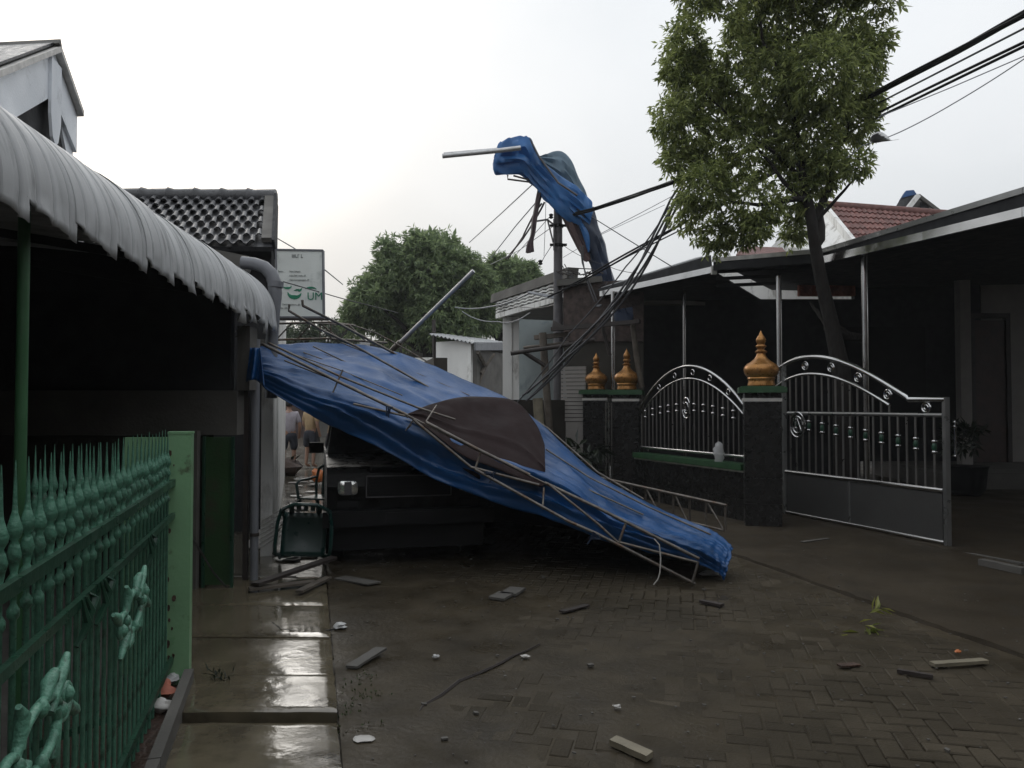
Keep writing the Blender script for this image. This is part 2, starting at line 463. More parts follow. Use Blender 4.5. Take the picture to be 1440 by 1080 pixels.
def paver_mesh(L_, W_, H_=0.05, ch=0.006):
    mb = MB()
    a, b = L_ / 2 - 0.004, W_ / 2 - 0.004
    vs = []
    for (k, z) in ((0, -H_), (0, -ch), (ch, 0)):
        for (sx, sy) in ((-1, -1), (1, -1), (1, 1), (-1, 1)):
            vs.append(Vector((sx * (a - k), sy * (b - k), z)))
    fs = [(8, 9, 10, 11)]
    for l in (0, 4):
        for k in range(4):
            fs.append((l + k, l + (k + 1) % 4, l + 4 + (k + 1) % 4, l + 4 + k))
    return vs, fs
PA = R(-12.0)
pvs, pfs = paver_mesh(0.2, 0.1)
cands = []
ca, sa = math.cos(PA), math.sin(PA)
rng = random.Random(5)
for a in range(-70, 90):
    for b in range(-20, 130):
        k = (a - b) % 4
        if k == 0: cx, cy, rot = (a + 1) * 0.1, (b + 0.5) * 0.1, 0.0
        elif k == 3: cx, cy, rot = (a + 0.5) * 0.1, (b + 1) * 0.1, math.pi / 2
        else: continue
        x = cx * ca - cy * sa; y = cx * sa + cy * ca + 1.4
        if y < 1.6 or y > 11.5: continue
        if x < XL(y) + 0.07 or x > XR(y) - 0.07: continue
        if abs(x) / y > 0.78: continue
        z = rng.uniform(-0.004, 0.0035) + 0.012 * noise.noise(Vector((x * 0.7, y * 0.7, 3.1)))
        cands.append((y, x, z, rot + PA + rng.uniform(-0.025, 0.025), rng.uniform(-.018, .018), rng.uniform(-.018, .018)))
def vis(c): return 3.42 < c[0] < 9 and abs(c[1]) / c[0] < 0.655
cands.sort(key=lambda c: (0 if vis(c) else 1, c[0]))
me = bpy.data.meshes.new("brick"); me.from_pydata([tuple(v) for v in pvs], [], pfs); me.materials.append(M['paver']); me.update()
for i, c in enumerate(cands[:300]):
    o = bpy.data.objects.new("brick", me); COL.objects.link(o)
    o.location = Vector((c[1], c[0], c[2])) - ROOT['road']; o.rotation_euler = (c[4], c[5], c[3]); o.parent = road
mb = MB()
for c in cands[300:]:
    rm = Matrix.Rotation(c[3], 3, 'Z') @ Matrix.Rotation(c[5], 3, 'Y') @ Matrix.Rotation(c[4], 3, 'X')
    mb.add([rm @ v + Vector((c[1], c[0], c[2])) for v in pvs], pfs)
mb.build("paving_bricks", M['paver'], road, kind="stuff")

# silt washed over the paving: a real uneven skin that covers some of the bricks
rows = []
for i in range(150):
    Y = 2.0 + i * 0.07
    row = []
    for j in range(71):
        t = j / 70
        X = XL(Y) + 0.01 + (XR(Y) - XL(Y) - 0.02) * t
        n = noise.fractal(Vector((X * 0.8, Y * 0.8, 0.7)), 1.0, 2.0, 5)
        n2 = noise.fractal(Vector((X * 3, Y * 3, 4.7)), 1.0, 2.0, 3)
        edge = max(0, 1 - min(t, 1 - t) * 7)
        lft = max(0, 0.55 - t)
        z = -0.0015 - 0.0045 * max(0, min(1, (t - .35) / .2)) + 0.009 * n + 0.0025 * n2 + 0.008 * edge + 0.011 * lft
        row.append(Vector((X, Y, z)))
    rows.append(row)
tag(MB().grid(rows).build("silt", M['mud'], smooth=True), kind="structure")

# alley floor running back between the houses
rows = []
for i in range(60):
    Y = 7.0 + i * 0.6
    row = []
    for j in range(9):
        X = (XL(Y) - 1.3) + j / 8 * (1.3 if Y < 12 else 2.0)
        row.append(Vector((X, Y, 0.012 + 0.006 * noise.noise(Vector((X * 1.5, Y * 0.8, 9))))))
    rows.append(row)
tag(MB().grid(rows).build("path", M['path'], smooth=True), kind="structure")

# concrete slabs beside the fence
def slab_poly(Y0, Y1, z, lo=0.10, rgap=0.0):
    j = lambda: rng.uniform(-0.012, 0.012)
    pts = []
    def lx(Y): return LP(Y, lo).x
    a = [(lx(Y0), Y0), (XL(Y0) - rgap, Y0), (XL(Y1) - rgap, Y1), (lx(Y1), Y1)]
    # subdivided top with gentle waviness
    rows = []
    NX, NY = 26, 18
    for i in range(NY + 1):
        v = i / NY; row = []
        for jx in range(NX + 1):
            u = jx / NX
            x = (a[0][0] * (1 - u) + a[1][0] * u) * (1 - v) + (a[3][0] * (1 - u) + a[2][0] * u) * v
            y = Y0 * (1 - v) + Y1 * v
            e = min(u, 1 - u, v, 1 - v)
            dz = 0.0035 * noise.noise(Vector((x * 4, y * 4, 1.3))) + 0.0016 * noise.noise(Vector((x * 14, y * 22, 5)))
            ed = 0.008 if e == 0 else 0
            row.append(Vector((x + 0.006 * noise.noise(Vector((x * 9, y * 9, 2))), y + 0.008 * noise.noise(Vector((x * 7, y * 7, 8))), z + dz - ed)))
        rows.append(row)
    mb = MB().grid(rows)
    n = len(mb.v)
    ring = [rows[0][k] for k in range(NX + 1)] + [rows[k][NX] for k in range(1, NY + 1)] + [rows[NY][k] for k in range(NX - 1, -1, -1)] + [rows[k][0] for k in range(NY - 1, 0, -1)]
    m = len(ring)
    vs = ring + [Vector((p.x, p.y, z - 0.09)) for p in ring]
    mb.add(vs, [(k, k + m, (k + 1) % m + m, (k + 1) % m) for k in range(m)])
    return mb
pv = MB()
rows = [[LP(Y, -0.5, -0.03), Vector((XL(Y), Y, -0.03))] for Y in (-2, 0, 2, 4, 6, 7.4)]
pave = tag(MB().grid(rows).build("pavement", M['mud']), kind="structure")
for (y0, y1, z) in ((1.6, 2.55, 0.03), (2.58, 3.3, 0.035), (3.33, 3.93, 0.03), (3.985, 4.53, 0.062), (4.55, 5.35, 0.03), (5.36, 6.2, 0.034), (6.21, 7.25, 0.028)):
    slab_poly(y0, y1, z, lo=0.09 if y1 < 4.6 else -0.3).build("slab", M['slab'], pave, smooth=True)

# low kerb in front of the green fence, soil behind it
kb = MB()
for (a, b) in ((0.4, 1.9), (1.91, 3.3), (3.31, 4.42)):
    kb.bar(LP(a, 0.065, 0.045), LP(b, 0.065, 0.045), 0.05, 0.15, up=(0, 0, 1))
kerb = tag(kb.build("kerb", M['concrete']), kind="structure")
rows = []
for i in range(50):
    Y = 0.3 + i * 0.085
    rows.append([LP(Y, -0.55 + j * 0.075, 0.03 + 0.035 * noise.fractal(Vector((Y * 5, j * 0.5, 1)), 1, 2, 4)) for j in range(9)])
tag(MB().grid(rows).build("soil", M['rubble'], smooth=True), kind="structure")

# driveway apron on the right with a worn raised edge
gl = [(2.4, 13.6), (3.2, 11.6), (4.14, 10.35), (4.95, 7.7), (6.3, 3.5), (8.5, -3)]
def XG(Y):
    p = sorted((y, x) for x, y in gl)
    for (a, xa), (b, xb) in zip(p, p[1:]):
        if Y <= b: return xa + (xb - xa) * (Y - a) / (b - a)
    return p[-1][1]
rows = []
for i in range(130):
    Y = -2.5 + i * 0.12
    xe = XR(Y) + 0.05 * noise.noise(Vector((Y * 2.2, 0, 0))) + 0.03 * noise.noise(Vector((Y * 7, 3, 0)))
    row = [Vector((xe - 0.015, Y, -0.03)), Vector((xe, Y, 0.026))]
    for j in range(1, 13):
        t = j / 12
        X = xe + (XG(Y) - xe) * t
        row.append(Vector((X, Y, 0.03 + 0.02 * t + 0.006 * noise.noise(Vector((X * 2, Y * 2, 6))))))
    rows.append(row)
tag(MB().grid(rows).build("driveway", M['drive'], smooth=True), kind="structure")
yf = MB()
rows = [[Vector((XG(Y) + 0.0, Y, 0.05)), Vector((XG(Y) + 0.02, Y, 0.054)), Vector((20, Y, 0.06))] for Y in (-3, 3.5, 7.7, 10.35, 11.6, 13.6, 19)]
tag(MB().grid(rows).build("yard_floor", M['drive']), kind="structure")
tr = MB()
tr.bar(P(1180, 745, 10.2), Vector((4.97, 7.66, 0.055)), 0.05, 0.03, up=(0, 0, 1))
tr.bar(Vector((4.975, 7.64, 0.055)), Vector((6.28, 3.5, 0.055)), 0.05, 0.03, up=(0, 0, 1))
tag(tr.build("gate_track", M['concrete']), kind="structure")

# ================================================================== LEFT FRONTAGE
# ---- green spear fence
fence = thing("spear_fence", LP(2.4, -0.05), "green iron fence with spear tips and cast scrolls at the left front", "fence")
bar_prof = [(0.008, 0.0), (0.008, 1.04), (0.015, 1.05), (0.015, 1.065), (0.007, 1.08), (0.007, 1.11), (0.017, 1.125), (0.018, 1.14), (0.008, 1.155), (0.012, 1.18), (0.018, 1.2), (0.012, 1.225), (0.008, 1.235), (0.017, 1.25), (0.019, 1.265),
            (0.013, 1.285), (0.0075, 1.305), (0.0055, 1.33), (0.004, 1.38), (0.001, 1.435)]
r0 = ROOT[fence.name]
proto = MB().lathe([(r, z + 0.03) for r, z in bar_prof], r0, 9).build("bar", M['greencast'], fence, smooth=True)
Y = 1.0; first = True
while Y < 4.42:
    p = LP(Y, -0.05, rng.uniform(-0.012, 0.008)) - r0
    if first: proto.location = p; first = False
    else: inst(proto, p, fence, rng.uniform(0, 3))
    Y += 0.096
for z, h in ((1.165, 0.035), (0.98, 0.028), (0.17, 0.035)):
    MB().bar(LP(0.9, -0.03, z), LP(4.45, -0.03, z), 0.02, h, up=(0, 0, 1)).build("rail", M['greendark'], fence)
def scroll(cY, cz, s, flip=1):
    """cast scroll lying in the plane of the fence: (along, up)"""
    mb = MB()
    def Q(a, u, o=0.0): return LP(cY, 0.0 + o, cz + u * s) + LD * (a * s * flip)
    def tb(pts, r): mb.tube([Q(a, u, 0.018) for a, u in pts], [x * s for x in r] if isinstance(r, list) else r * s, 11)
    ring = [(0.23 * math.cos(t), 0.10 * math.sin(t)) for t in [k * 2 * math.pi / 18 for k in range(19)]]
    tb(ring, 0.017)
    for sg in (1, -1):
        sp = []
        for k in range(22):
            th = k / 21 * 2.2 * math.pi; rr = 0.105 * (1 - k / 26)
            sp.append((sg * (0.30 + rr * math.cos(th + math.pi)), sg * (0.03 + rr * math.sin(th + math.pi)) * 0.8))
        tb(sp, [0.018 - 0.009 * k / 21 for k in range(22)])
        tb([(sg * 0.12, sg * 0.03), (sg * 0.2, sg * 0.10), (sg * 0.28, sg * 0.13), (sg * 0.33, sg * 0.17)], [0.018, 0.026, 0.022, 0.012])
        tb([(sg * 0.06, sg * 0.09), (sg * 0.10, sg * 0.14), (sg * 0.17, sg * 0.15), (sg * 0.19, sg * 0.11)], [0.018, 0.026, 0.02, 0.01])
        tb([(sg * 0.36, sg * -0.02), (sg * 0.43, sg * -0.07), (sg * 0.5, sg * -0.10)], [0.018, 0.024, 0.01])
        tb([(sg * 0.2, -sg * 0.04), (sg * 0.16, -sg * 0.13), (sg * 0.2, -sg * 0.17)], [0.02, 0.024, 0.01])
    for a, u in ((0.23, 0), (-0.23, 0), (0.31, 0.03), (-0.31, -0.03), (0, 0.09), (0, -0.09)):
        mb.lathe([(0.002, -0.034 * s), (0.018 * s, -0.02 * s), (0.025 * s, 0), (0.018 * s, 0.02 * s), (0.002, 0.034 * s)], Q(a, u, 0.025), 8)
    return mb
for (cy, cz, s) in ((3.08, 0.80, 0.72), (1.93, 0.79, 0.75), (1.15, 0.79, 0.7)):
    scroll(cy, cz, s).build("cast_scroll", M['greenscroll'], fence, smooth=True)
for cy in (1.55, 2.42, 2.66, 3.55):
    mb = MB()
    for k in range(3):
        mb.tube([LP(cy + k * 0.04, -0.02, 0.86), LP(cy + 0.05 + k * 0.04, 0.0, 0.92 + 0.03 * k), LP(cy + 0.02 + k * 0.04, -0.01, 1.0)], [0.008, 0.014, 0.004], 6)
    mb.build("cast_leaf", M['greendark'], fence, smooth=True)

leafgate = thing("folded_gate_leaf", P(105, 800, 3.45), "narrow green spear gate leaf folded back behind the left fence", "gate")
r1 = ROOT[leafgate.name]; 
ga = P(50, 633, 3.25); gb = P(162, 626, 3.55)
zt = 1.42
pr2 = MB().lathe([(r * 0.85, z) for r, z in bar_prof], r1, 9).build("bar", M['greencast'], leafgate, smooth=True)
for k in range(10):
    q = ga.lerp(gb, k / 9); p = Vector((q.x, q.y, 0.0)) - r1
    if k == 0: pr2.location = p
    else: inst(pr2, p, leafgate, k)
for z in (1.1, 0.2):
    MB().bar((ga.x, ga.y, z), (gb.x, gb.y, z), 0.02, 0.03, up=(0, 0, 1)).build("rail", M['greendark'], leafgate)

# ---- peeling green post at the end of the fence
post = thing("gate_post", LP(4.5, -0.02), "tall square light green post with rust patches at the fence end", "post")
pp = LP(4.5, 0.0)
MB().obox(pp + Vector((0, 0, 0.72)), LN * 0.062, LD * 0.055, (0, 0, 0.72)).build("shaft", M['greenpaint'], post)
MB().obox(pp + Vector((0, 0, 1.444)), LN * 0.066, LD * 0.059, (0, 0, 0.006)).build("cap", M['greenpaint'], post)
for k in range(16):
    mb = MB()
    z = rng.uniform(0.1, 1.38); o = rng.choice([-0.055, -0.05, -0.045, -0.03, rng.uniform(-.05, .05)])
    s = rng.uniform(0.004, 0.015)
    q = pp + LN * o - LD * 0.0555 + Vector((0, 0, z))
    mb.prism([q + LN * (s * math.cos(t) * rng.uniform(.6, 1)) + Vector((0, 0, s * 1.8 * math.sin(t) * rng.uniform(.6, 1))) for t in [i * math.pi / 4 for i in range(8)]], -LD * 0.0025)
    mb.build("rust_patch", M['rubble'], post)
gp = pp - LN * 0.2 + LD * 0.25
MB().obox(Vector((gp.x, gp.y, 0.70)), LN * 0.14, LD * 0.01, (0, 0, 0.71)).build("side_panel", M['greenpaint'], post)

# ---- corrugated awning over the fence
awn = thing("awning", (-2.0, 4.2, 2.43), "grey corrugated sheet awning with a ragged curved lip over the green fence", "awning")
def EX(Y): return -1.9 - 0.084 * (Y - 2.9)
def awn_prof(Y, sfrac, drop):
    """profile points from lip (0) to back (1)"""
    r = 0.50
    if sfrac < 0.0:
        return Vector((EX(Y), Y, 2.43 + drop * (-sfrac)))
    if sfrac <= 0.45:
        a = sfrac / 0.45 * R(78)
        return Vector((EX(Y) - r + r * math.cos(a), Y, 2.43 + r * math.sin(a)))
    a = R(78); t = (sfrac - 0.45) / 0.55
    return Vector((EX(Y) - r + r * math.cos(a) - 3.6 * t, Y, 2.43 + r * math.sin(a) + 0.35 * t))
Yc = 0.6; si = 0
while Yc < 7.35:
    wd = 0.41
    ys = [Yc + wd * 1.04 * k / 48 for k in range(49)]
    tatter = Yc > 5.7
    rows = []
    fr = [-1.0, -0.5] + [0.45 * k / 14 for k in range(15)] + [0.6, 0.8, 1.0]
    sag = rng.uniform(-0.012, 0.02)
    for f in fr:
        row = []
        for k, y in enumerate(ys):
            u = k / 48
            drop = -(0.02 + 0.085 * u ** 0.9 + 0.02 * noise.noise(Vector((y * 9, si, 0))))
            if tatter: drop -= 0.07 * max(0, math.sin(y * 21 + si)) * (0.5 + 0.5 * noise.noise(Vector((y * 5, 2, 1)))) + 0.02
            p = awn_prof(y, f, drop)
            cor = -0.02 * max(0, math.cos(2 * math.pi * y / 0.137)) ** 18 + (0.004 if si % 2 else 0) - sag * max(0, f) * 1.5
            ang = 0 if f < 0 else min(f / 0.45, 1) * R(78)
            dent = 0.006 * noise.noise(Vector((y * 1.7, f * 4, 5)))
            p = p + Vector((math.cos(ang), 0, math.sin(ang))) * (cor + dent)
            if f < 0: p.x += 0.02 * noise.noise(Vector((y * 12, f, 9))) * (-f) * (2.5 if tatter else 1)
            row.append(p)
        rows.append(row)
    MB().grid(rows).build("roof_sheet", M['sheetmetal'], awn, smooth=True, thick=0.003)
    Yc += wd; si += 1
ap = P(30, 560, 3.35)
MB().tube([(ap.x, ap.y, 0.0), (ap.x, ap.y, 2.44)], 0.024, 12).build("post", M['greenpole'], awn, smooth=True)
MB().bar((EX(0.7) - 0.03, 0.7, 2.44), (EX(7.3) - 0.03, 7.3, 2.44), 0.03, 0.05, up=(0, 0, 1)).build("edge_beam", M['wooddark'], awn)
for y in (1.5, 3.05, 4.6, 6.2, 7.2):
    MB().bar((EX(y) - 0.05, y, 2.46), (EX(y) - 4.1, y, 3.16), 0.03, 0.05, up=(0, 0, 1)).build("rafter", M['ceil'], awn)
# small bent truss bit at the awning end
mb = MB()
for a, b in (((322, 474), (345, 472)), ((322, 474), (345, 456)), ((345, 472), (345, 456)), ((345, 456), (370, 440))):
    mb.tube([P(*a, 7.1), P(*b, 7.1)], 0.006, 5)
mb.build("end_brace", M['rod'], awn)

# ---- terrace house behind the fence: dim porch
th = thing("terrace_house", (-4.5, 5, 0), "dim porch of the house behind the green fence", "house")
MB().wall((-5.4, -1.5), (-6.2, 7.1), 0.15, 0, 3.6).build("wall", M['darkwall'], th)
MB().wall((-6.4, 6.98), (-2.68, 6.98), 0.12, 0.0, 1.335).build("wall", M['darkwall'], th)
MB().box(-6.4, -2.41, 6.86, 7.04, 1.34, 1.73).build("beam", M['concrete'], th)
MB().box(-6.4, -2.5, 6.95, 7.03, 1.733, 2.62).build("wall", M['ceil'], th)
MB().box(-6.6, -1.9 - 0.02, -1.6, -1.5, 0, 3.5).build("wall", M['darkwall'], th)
d = MB(); d.box(-2.665, -2.42, 6.80, 6.84, 0.05, 1.325); dr = d.build("door", M['greendoor'], th)
mb = MB()
mb.box(-2.675, -2.655, 6.775, 6.798, 0.03, 1.33); mb.box(-2.43, -2.405, 6.775, 6.798, 0.03, 1.33)
mb.build("door_frame", M['greendark'], dr)
MB().box(-2.79, -2.70, 6.72, 6.79, 0.0, 1.38).build("jamb", M['concrete'], th)
MB().box(-2.42, -2.31, 6.88, 7.08, 1.735, 2.3).build("column", M['concrete'], th)
MB().box(-6.3, -2.0, -1.4, 7.3, 0.012, 0.02).build("porch_floor", M['concrete'], th)
MB().wall((-5.25, 2.2), (-5.6, 5.0), 0.12, 0.025, 1.0).build("low_wall", M['concrete'], th)
pts = [Vector((EX(6.99) - .12, 6.96, 2.623))] + [awn_prof(6.99, f, 0) + Vector((-.04, -.03, -.06)) for f in (.15, .3, .45, .7)] + [Vector((-6.3, 6.96, 3.1)), Vector((-6.3, 6.96, 2.623))]
MB().prism(pts, (0, .06, 0)).build("light_stop_panel", M['ceil'], th)  # dark panel added to keep light out above the end wall
# ---- grey pole
gp = thing("steel_pole", P(357, 815, 7.1), "slim grey pole standing at the alley corner under the blue tarp", "pole")
a = P(357, 815, 7.1)
MB().tube([(a.x, a.y, 0.0), (a.x, a.y, 2.2)], 0.037, 14).build("shaft", M['pvc'], gp, smooth=True)
MB().tube([(a.x, a.y, 0.42), (a.x, a.y, 0.45)], 0.043, 14).build("clamp", M['wooddark'], gp, smooth=True)
MB().box(a.x - 0.10, a.x - 0.06, 7.08, 7.13, 0.0, 1.9).build("bracket_strip", M['wooddark'], gp)
# ---- downpipe and gutter
dp = thing("downpipe", P(380, 480, 7.7), "fat grey plastic downpipe with a bent elbow beside the painted sign", "pipe")
MB().tube([P(340, 369, 7.7), P(358, 371, 7.7), P(372, 376, 7.7), P(382, 386, 7.7), P(386, 398, 7.7), P(387, 412, 7.7), P(385, 440, 7.7), P(382, 480, 7.7), P(381, 560, 7.7)], [0.062, 0.062, 0.064, 0.068, 0.068, 0.066, 0.06, 0.06, 0.06], 16).build("pipe", M['pvc'], dp, smooth=True)
MB().tube([P(388, 396, 7.7), P(387.5, 404, 7.7)], 0.076, 16).build("collar", M['pvc'], dp, smooth=True)
MB().obox(P(320, 366, 7.9), (0.22, 0, -0.045), (0, 0.07, 0), (0.012, 0, 0.075)).build("gutter", M['concrete'], dp)
# ---- white gabled house peeking over the awning
wh = thing("gabled_house", (-5.4, 7.6, 0), "white house gable with deep barge boards rising above the awning at top left", "house")
yn, yp, yf_ = 5.4, 8.0, 8.9
def WL(Y, z, o=0.0): return Vector((-4.74 - 0.282 * (Y - 8.0), Y, z)) + LN * o
zp = 5.26; zn = 5.26 - 0.585 * (yp - yn); zf = 4.92
dn = Vector((0, 0, -0.46))
MB().prism([WL(yp, zp), WL(yn, zn), WL(yn, zn - .46), WL(yp, zp - .46)], -LN * 0.05).build("barge_board", M['paleblue'], wh)
MB().prism([WL(yp + .004, zp), WL(yf_, zf), WL(yf_, zf - .42), WL(yp + .004, zp - .46)], -LN * 0.05).build("barge_board", M['paleblue'], wh)
MB().prism([WL(yp - .17, zp - .12, .03), WL(yp + .17, zp - .10, .03), WL(yp + .17, zp - .72, .03), WL(yp + .09, zp - .92, .03), WL(yp, zp - .99, .03), WL(yp - .1, zp - .92, .03), WL(yp - .17, zp - .7, .03)], -LN * 0.029).build("pendant_board", M['paleblue'], wh)
for s0, s1 in (((yn, zn), (yp, zp)), ((yp, zp), (yf_, zf))):
    MB().prism([WL(s0[0], s0[1] + .005, .07), WL(s1[0], s1[1] + .005, .07), WL(s1[0], s1[1] + .065, .07), WL(s0[0], s0[1] + .065, .07)], Vector((-2.8, .28, 0))).build("roof_slab", M['trimwhite'], wh)
MB().prism([WL(yn, zn + .07, .0), WL(yp, zp + .07, .0), WL(yp, zp + .10, .0), WL(yn, zn + .10, .0)], Vector((-2.5, .25, 0))).build("roof_tiles", M['tile'], wh)
MB().prism([WL(yp - .06, zp + .07, .06), WL(yp + .06, zp + .07, .06), WL(yp, zp + .14, .06)], Vector((-2.8, .28, 0))).build("ridge", M['concrete'], wh)
MB().prism([WL(yf_ - .02, zf - .03, -.04), WL(yf_, zf - .42, -.04), WL(yf_ - .03, zf - .75, -.04), WL(yf_ - .45, zf - .30, -.04)], -LN * 0.04).build("eave_board", M['paleblue'], wh)
MB().prism([WL(yn, 2.6, -.07), WL(yf_ - .75, 3.6, -.07), WL(yf_ - .03, 4.50, -.07), WL(yf_ - .03, 4.86, -.07), WL(yp, 5.2, -.07), WL(yn, zn - .05, -.07)], -LN * 0.15).build("gable_wall", M['ceil'], wh)  # near-black panel, its colour stands for the shaded soffit
# ---- house with the dark tiled roof
tl = thing("tiled_house", (-4.6, 11.2, 0), "house with dark glossy curved roof tiles behind the awning", "house")
rr0 = P(388, 281, 11.0); re0 = P(385, 347, 9.45)
verge = re0 - rr0
acr = Vector((-1, -0.03, 0)).normalized()
W_ = 4.2
nrm = acr.cross(verge).normalized()
if nrm.z < 0: nrm = -nrm
rf = MB().prism([rr0, re0, re0 + acr * W_, rr0 + acr * W_], -nrm * 0.06).build("roof", M['tile'], tl)
vd = verge.normalized(); SL = verge.length
tw, tlh = 0.15, SL / 8
prof = []
for k in range(9):
    u = k / 8
    prof.append((u * tw * 1.08, 0.026 * math.sin(u * 2 * math.pi * 0.98 + 0.3)))
rws = []
for s, lift in ((0.0, 0.012), (0.5, 0.024), (1.06, 0.036)):
    rws.append([acr * x + nrm * (h + lift + 0.03) + vd * (s * tlh) for x, h in prof])
rows2 = rws + [[p - nrm * 0.018 for p in rws[-1]]]
tm = MB().grid(rows2)
r_t = ROOT[tl.name]
tobj = MB(); tobj.v = [v + r_t for v in tm.v]; tobj.f = tm.f
tp = tobj.build("roof_tile", M['tile'], rf, smooth=True)
first = True
for r_ in range(8):
    for c_ in range(22):
        off = rr0 + vd * (r_ * tlh) + acr * (0.14 + (c_ + .5 * (r_ % 2)) * tw) - r_t + nrm * rng.uniform(-0.006, 0.006)
        if first: tp.location = off; first = False
        else: inst(tp, off, rf)
MB().prism([rr0 + nrm * .10 - acr * .02, re0 + nrm * .09 - acr * .02, re0 - nrm * .16 - acr * .02, rr0 - nrm * .1 - acr * .02], acr * 0.035).build("verge_board", M['ceil'], tl)
MB().prism([rr0 + nrm * .09, re0 + nrm * .08 - vd * .1, re0 + nrm * .02 - vd * .1, rr0 + nrm * .02], acr * 0.14).build("verge_mortar", M['concrete'], tl)
for k in range(11):
    c0 = rr0 + acr * (0.0 + k * 0.37) + Vector((0, 0, 0.03))
    MB().tube([c0, c0 + acr * 0.3, c0 + acr * 0.39], [0.12, 0.11, 0.135], 10).build("ridge_tile", M['tile'], tl, smooth=True)
wx = lambda Y: -2.65 - 0.2775 * (Y - 8.5)
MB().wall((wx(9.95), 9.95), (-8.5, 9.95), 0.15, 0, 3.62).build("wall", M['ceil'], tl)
MB().wall((wx(10.04), 10.04), (wx(18), 18), 0.15, 0, 3.5).build("wall", M['whitewall'], tl)
MB().prism([Vector((wx(10.05) - .1, 10.05, 3.5)), Vector((wx(14) - .1, 14.0, 3.5)), Vector((wx(12) - .1, 12.0, 4.3)), Vector((wx(11) - .1, 11.05, 4.4))], (-0.12, 0, 0)).build("gable_wall", M['whitewall'], tl)
aw = thing("alley_wall", (wx(9), 9, 0), "low whitewashed wall along the left side of the alley", "wall")
MB().wall((wx(8.3), 8.3), (wx(9.9), 9.9), 0.12, 0, 2.25).build("wall", M['whitewall'], aw)
MB().wall((wx(8.28), 8.28), (wx(9.9), 9.9), 0.16, 2.252, 2.3).build("coping", M['concrete'], aw)

# ---- painted sign
def text_obj(s, size, p, name, m, parent, shear=0, right=(1, 0, 0), up=(0, 0, 1), ext=0.0015):
    cu = bpy.data.curves.new(name, 'FONT'); cu.body = s; cu.size = size; cu.extrude = ext; cu.shear = shear
    ob = bpy.data.objects.new(name, cu); COL.objects.link(ob)
    dg = bpy.context.evaluated_depsgraph_get()
    me = bpy.data.meshes.new_from_object(ob.evaluated_get(dg))
    bpy.data.objects.remove(ob)
    rx = Vector(right).normalized(); uz = Vector(up).normalized(); n = rx.cross(uz)
    off = Vector(p) - ROOT[parent.name]
    for v in me.vertices:
        c = v.co.copy()
        v.co = off + rx * c.x + uz * c.y + n * c.z
    me.materials.clear(); me.materials.append(m)
    o = bpy.data.objects.new(name, me); COL.objects.link(o); o.parent = parent
    ROOT[o.name] = ROOT[parent.name]
    return o
SY = 8.75
sg = thing("signboard", P(421, 450, SY), "upright faded white signboard with green print fixed at the alley mouth", "sign")
c0, c1, c2, c3 = P(388, 351, SY), P(454, 352, SY), P(455, 446, SY), P(390, 446, SY)
MB().prism([c0, c1, c2, c3], (0, 0.04, 0)).build("panel", M['signface'], sg)
mb = MB()
for a, b in ((c0, c1), (c1, c2), (c2, c3), (c3, c0)):
    mb.bar(a + Vector((0, .018, 0)), b + Vector((0, .018, 0)), 0.018, 0.056, up=(0, 1, 0))
mb.build("frame", M['pvc'], sg)
sx = lambda px, py: P(px, py, SY - 0.004)
text_obj("IIILI' L", 0.052, sx(410, 362), "lettering", M['ink'], sg)
text_obj("Sedia :", 0.026, sx(391, 382.5), "lettering", M['inkgrey'], sg)
text_obj("Nasi lalapan", 0.026, sx(407, 382.5), "lettering", M['inkgrey'], sg)
text_obj("Nasi Bali iwak, dll", 0.026, sx(407, 388.5), "lettering", M['inkgrey'], sg)
text_obj("Nasi krengsengan, dll", 0.026, sx(407, 394.5), "lettering", M['inkgrey'], sg)
text_obj("UM", 0.12, sx(431.5, 421.5), "lettering", M['inkgreen'], sg)
text_obj("Terima pesanan, dll, 031", 0.025, sx(397, 429), "lettering", M['inkgrey'], sg)
text_obj("Hp : 0812", 0.025, sx(394, 434), "lettering", M['inkgrey'], sg)
mb = MB()
def blob(cx, cy, rx, ry, a0, a1, th):
    o_ = []; i_ = []
    for k in range(9):
        t = a0 + (a1 - a0) * k / 8; wv = th * math.sin(math.pi * (k + .4) / 8.8)
        o_.append(sx(cx + rx * math.cos(t), cy + ry * math.sin(t)))
        i_.append(sx(cx + (rx - wv) * math.cos(t), cy + (ry - wv) * math.sin(t)))
    mb.prism(o_ + i_[::-1], (0, 0.003, 0))
blob(414, 412, 10, 9, 0.0, 3.3, 6); blob(404, 403, 6, 3.5, -0.5, 3.4, 3); blob(416, 405, 5, 4, 0.3, 2.2, 2.5); blob(421, 404, 4, 6, 0.1, 2.6, 3); blob(437, 407, 8, 4, 3.3, 6.2, 3)
mb.build("green_emblem", M['inkgreen'], sg)
for a, b in ((P(388, 449, SY), P(462, 449.5, SY)), (P(392, 446, SY), P(376, 470, SY + .1))):
    MB().bar(a, b, 0.025).build("bracket", M['wooddark'], sg)
mb = MB(); mb.tube([P(424, 352, SY + .02), P(424, 372, SY + .02)], 0.01, 5)

# ================================================================== MIDDLE: alley end and buildings
def XA(Y): return Y  # (kept simple)
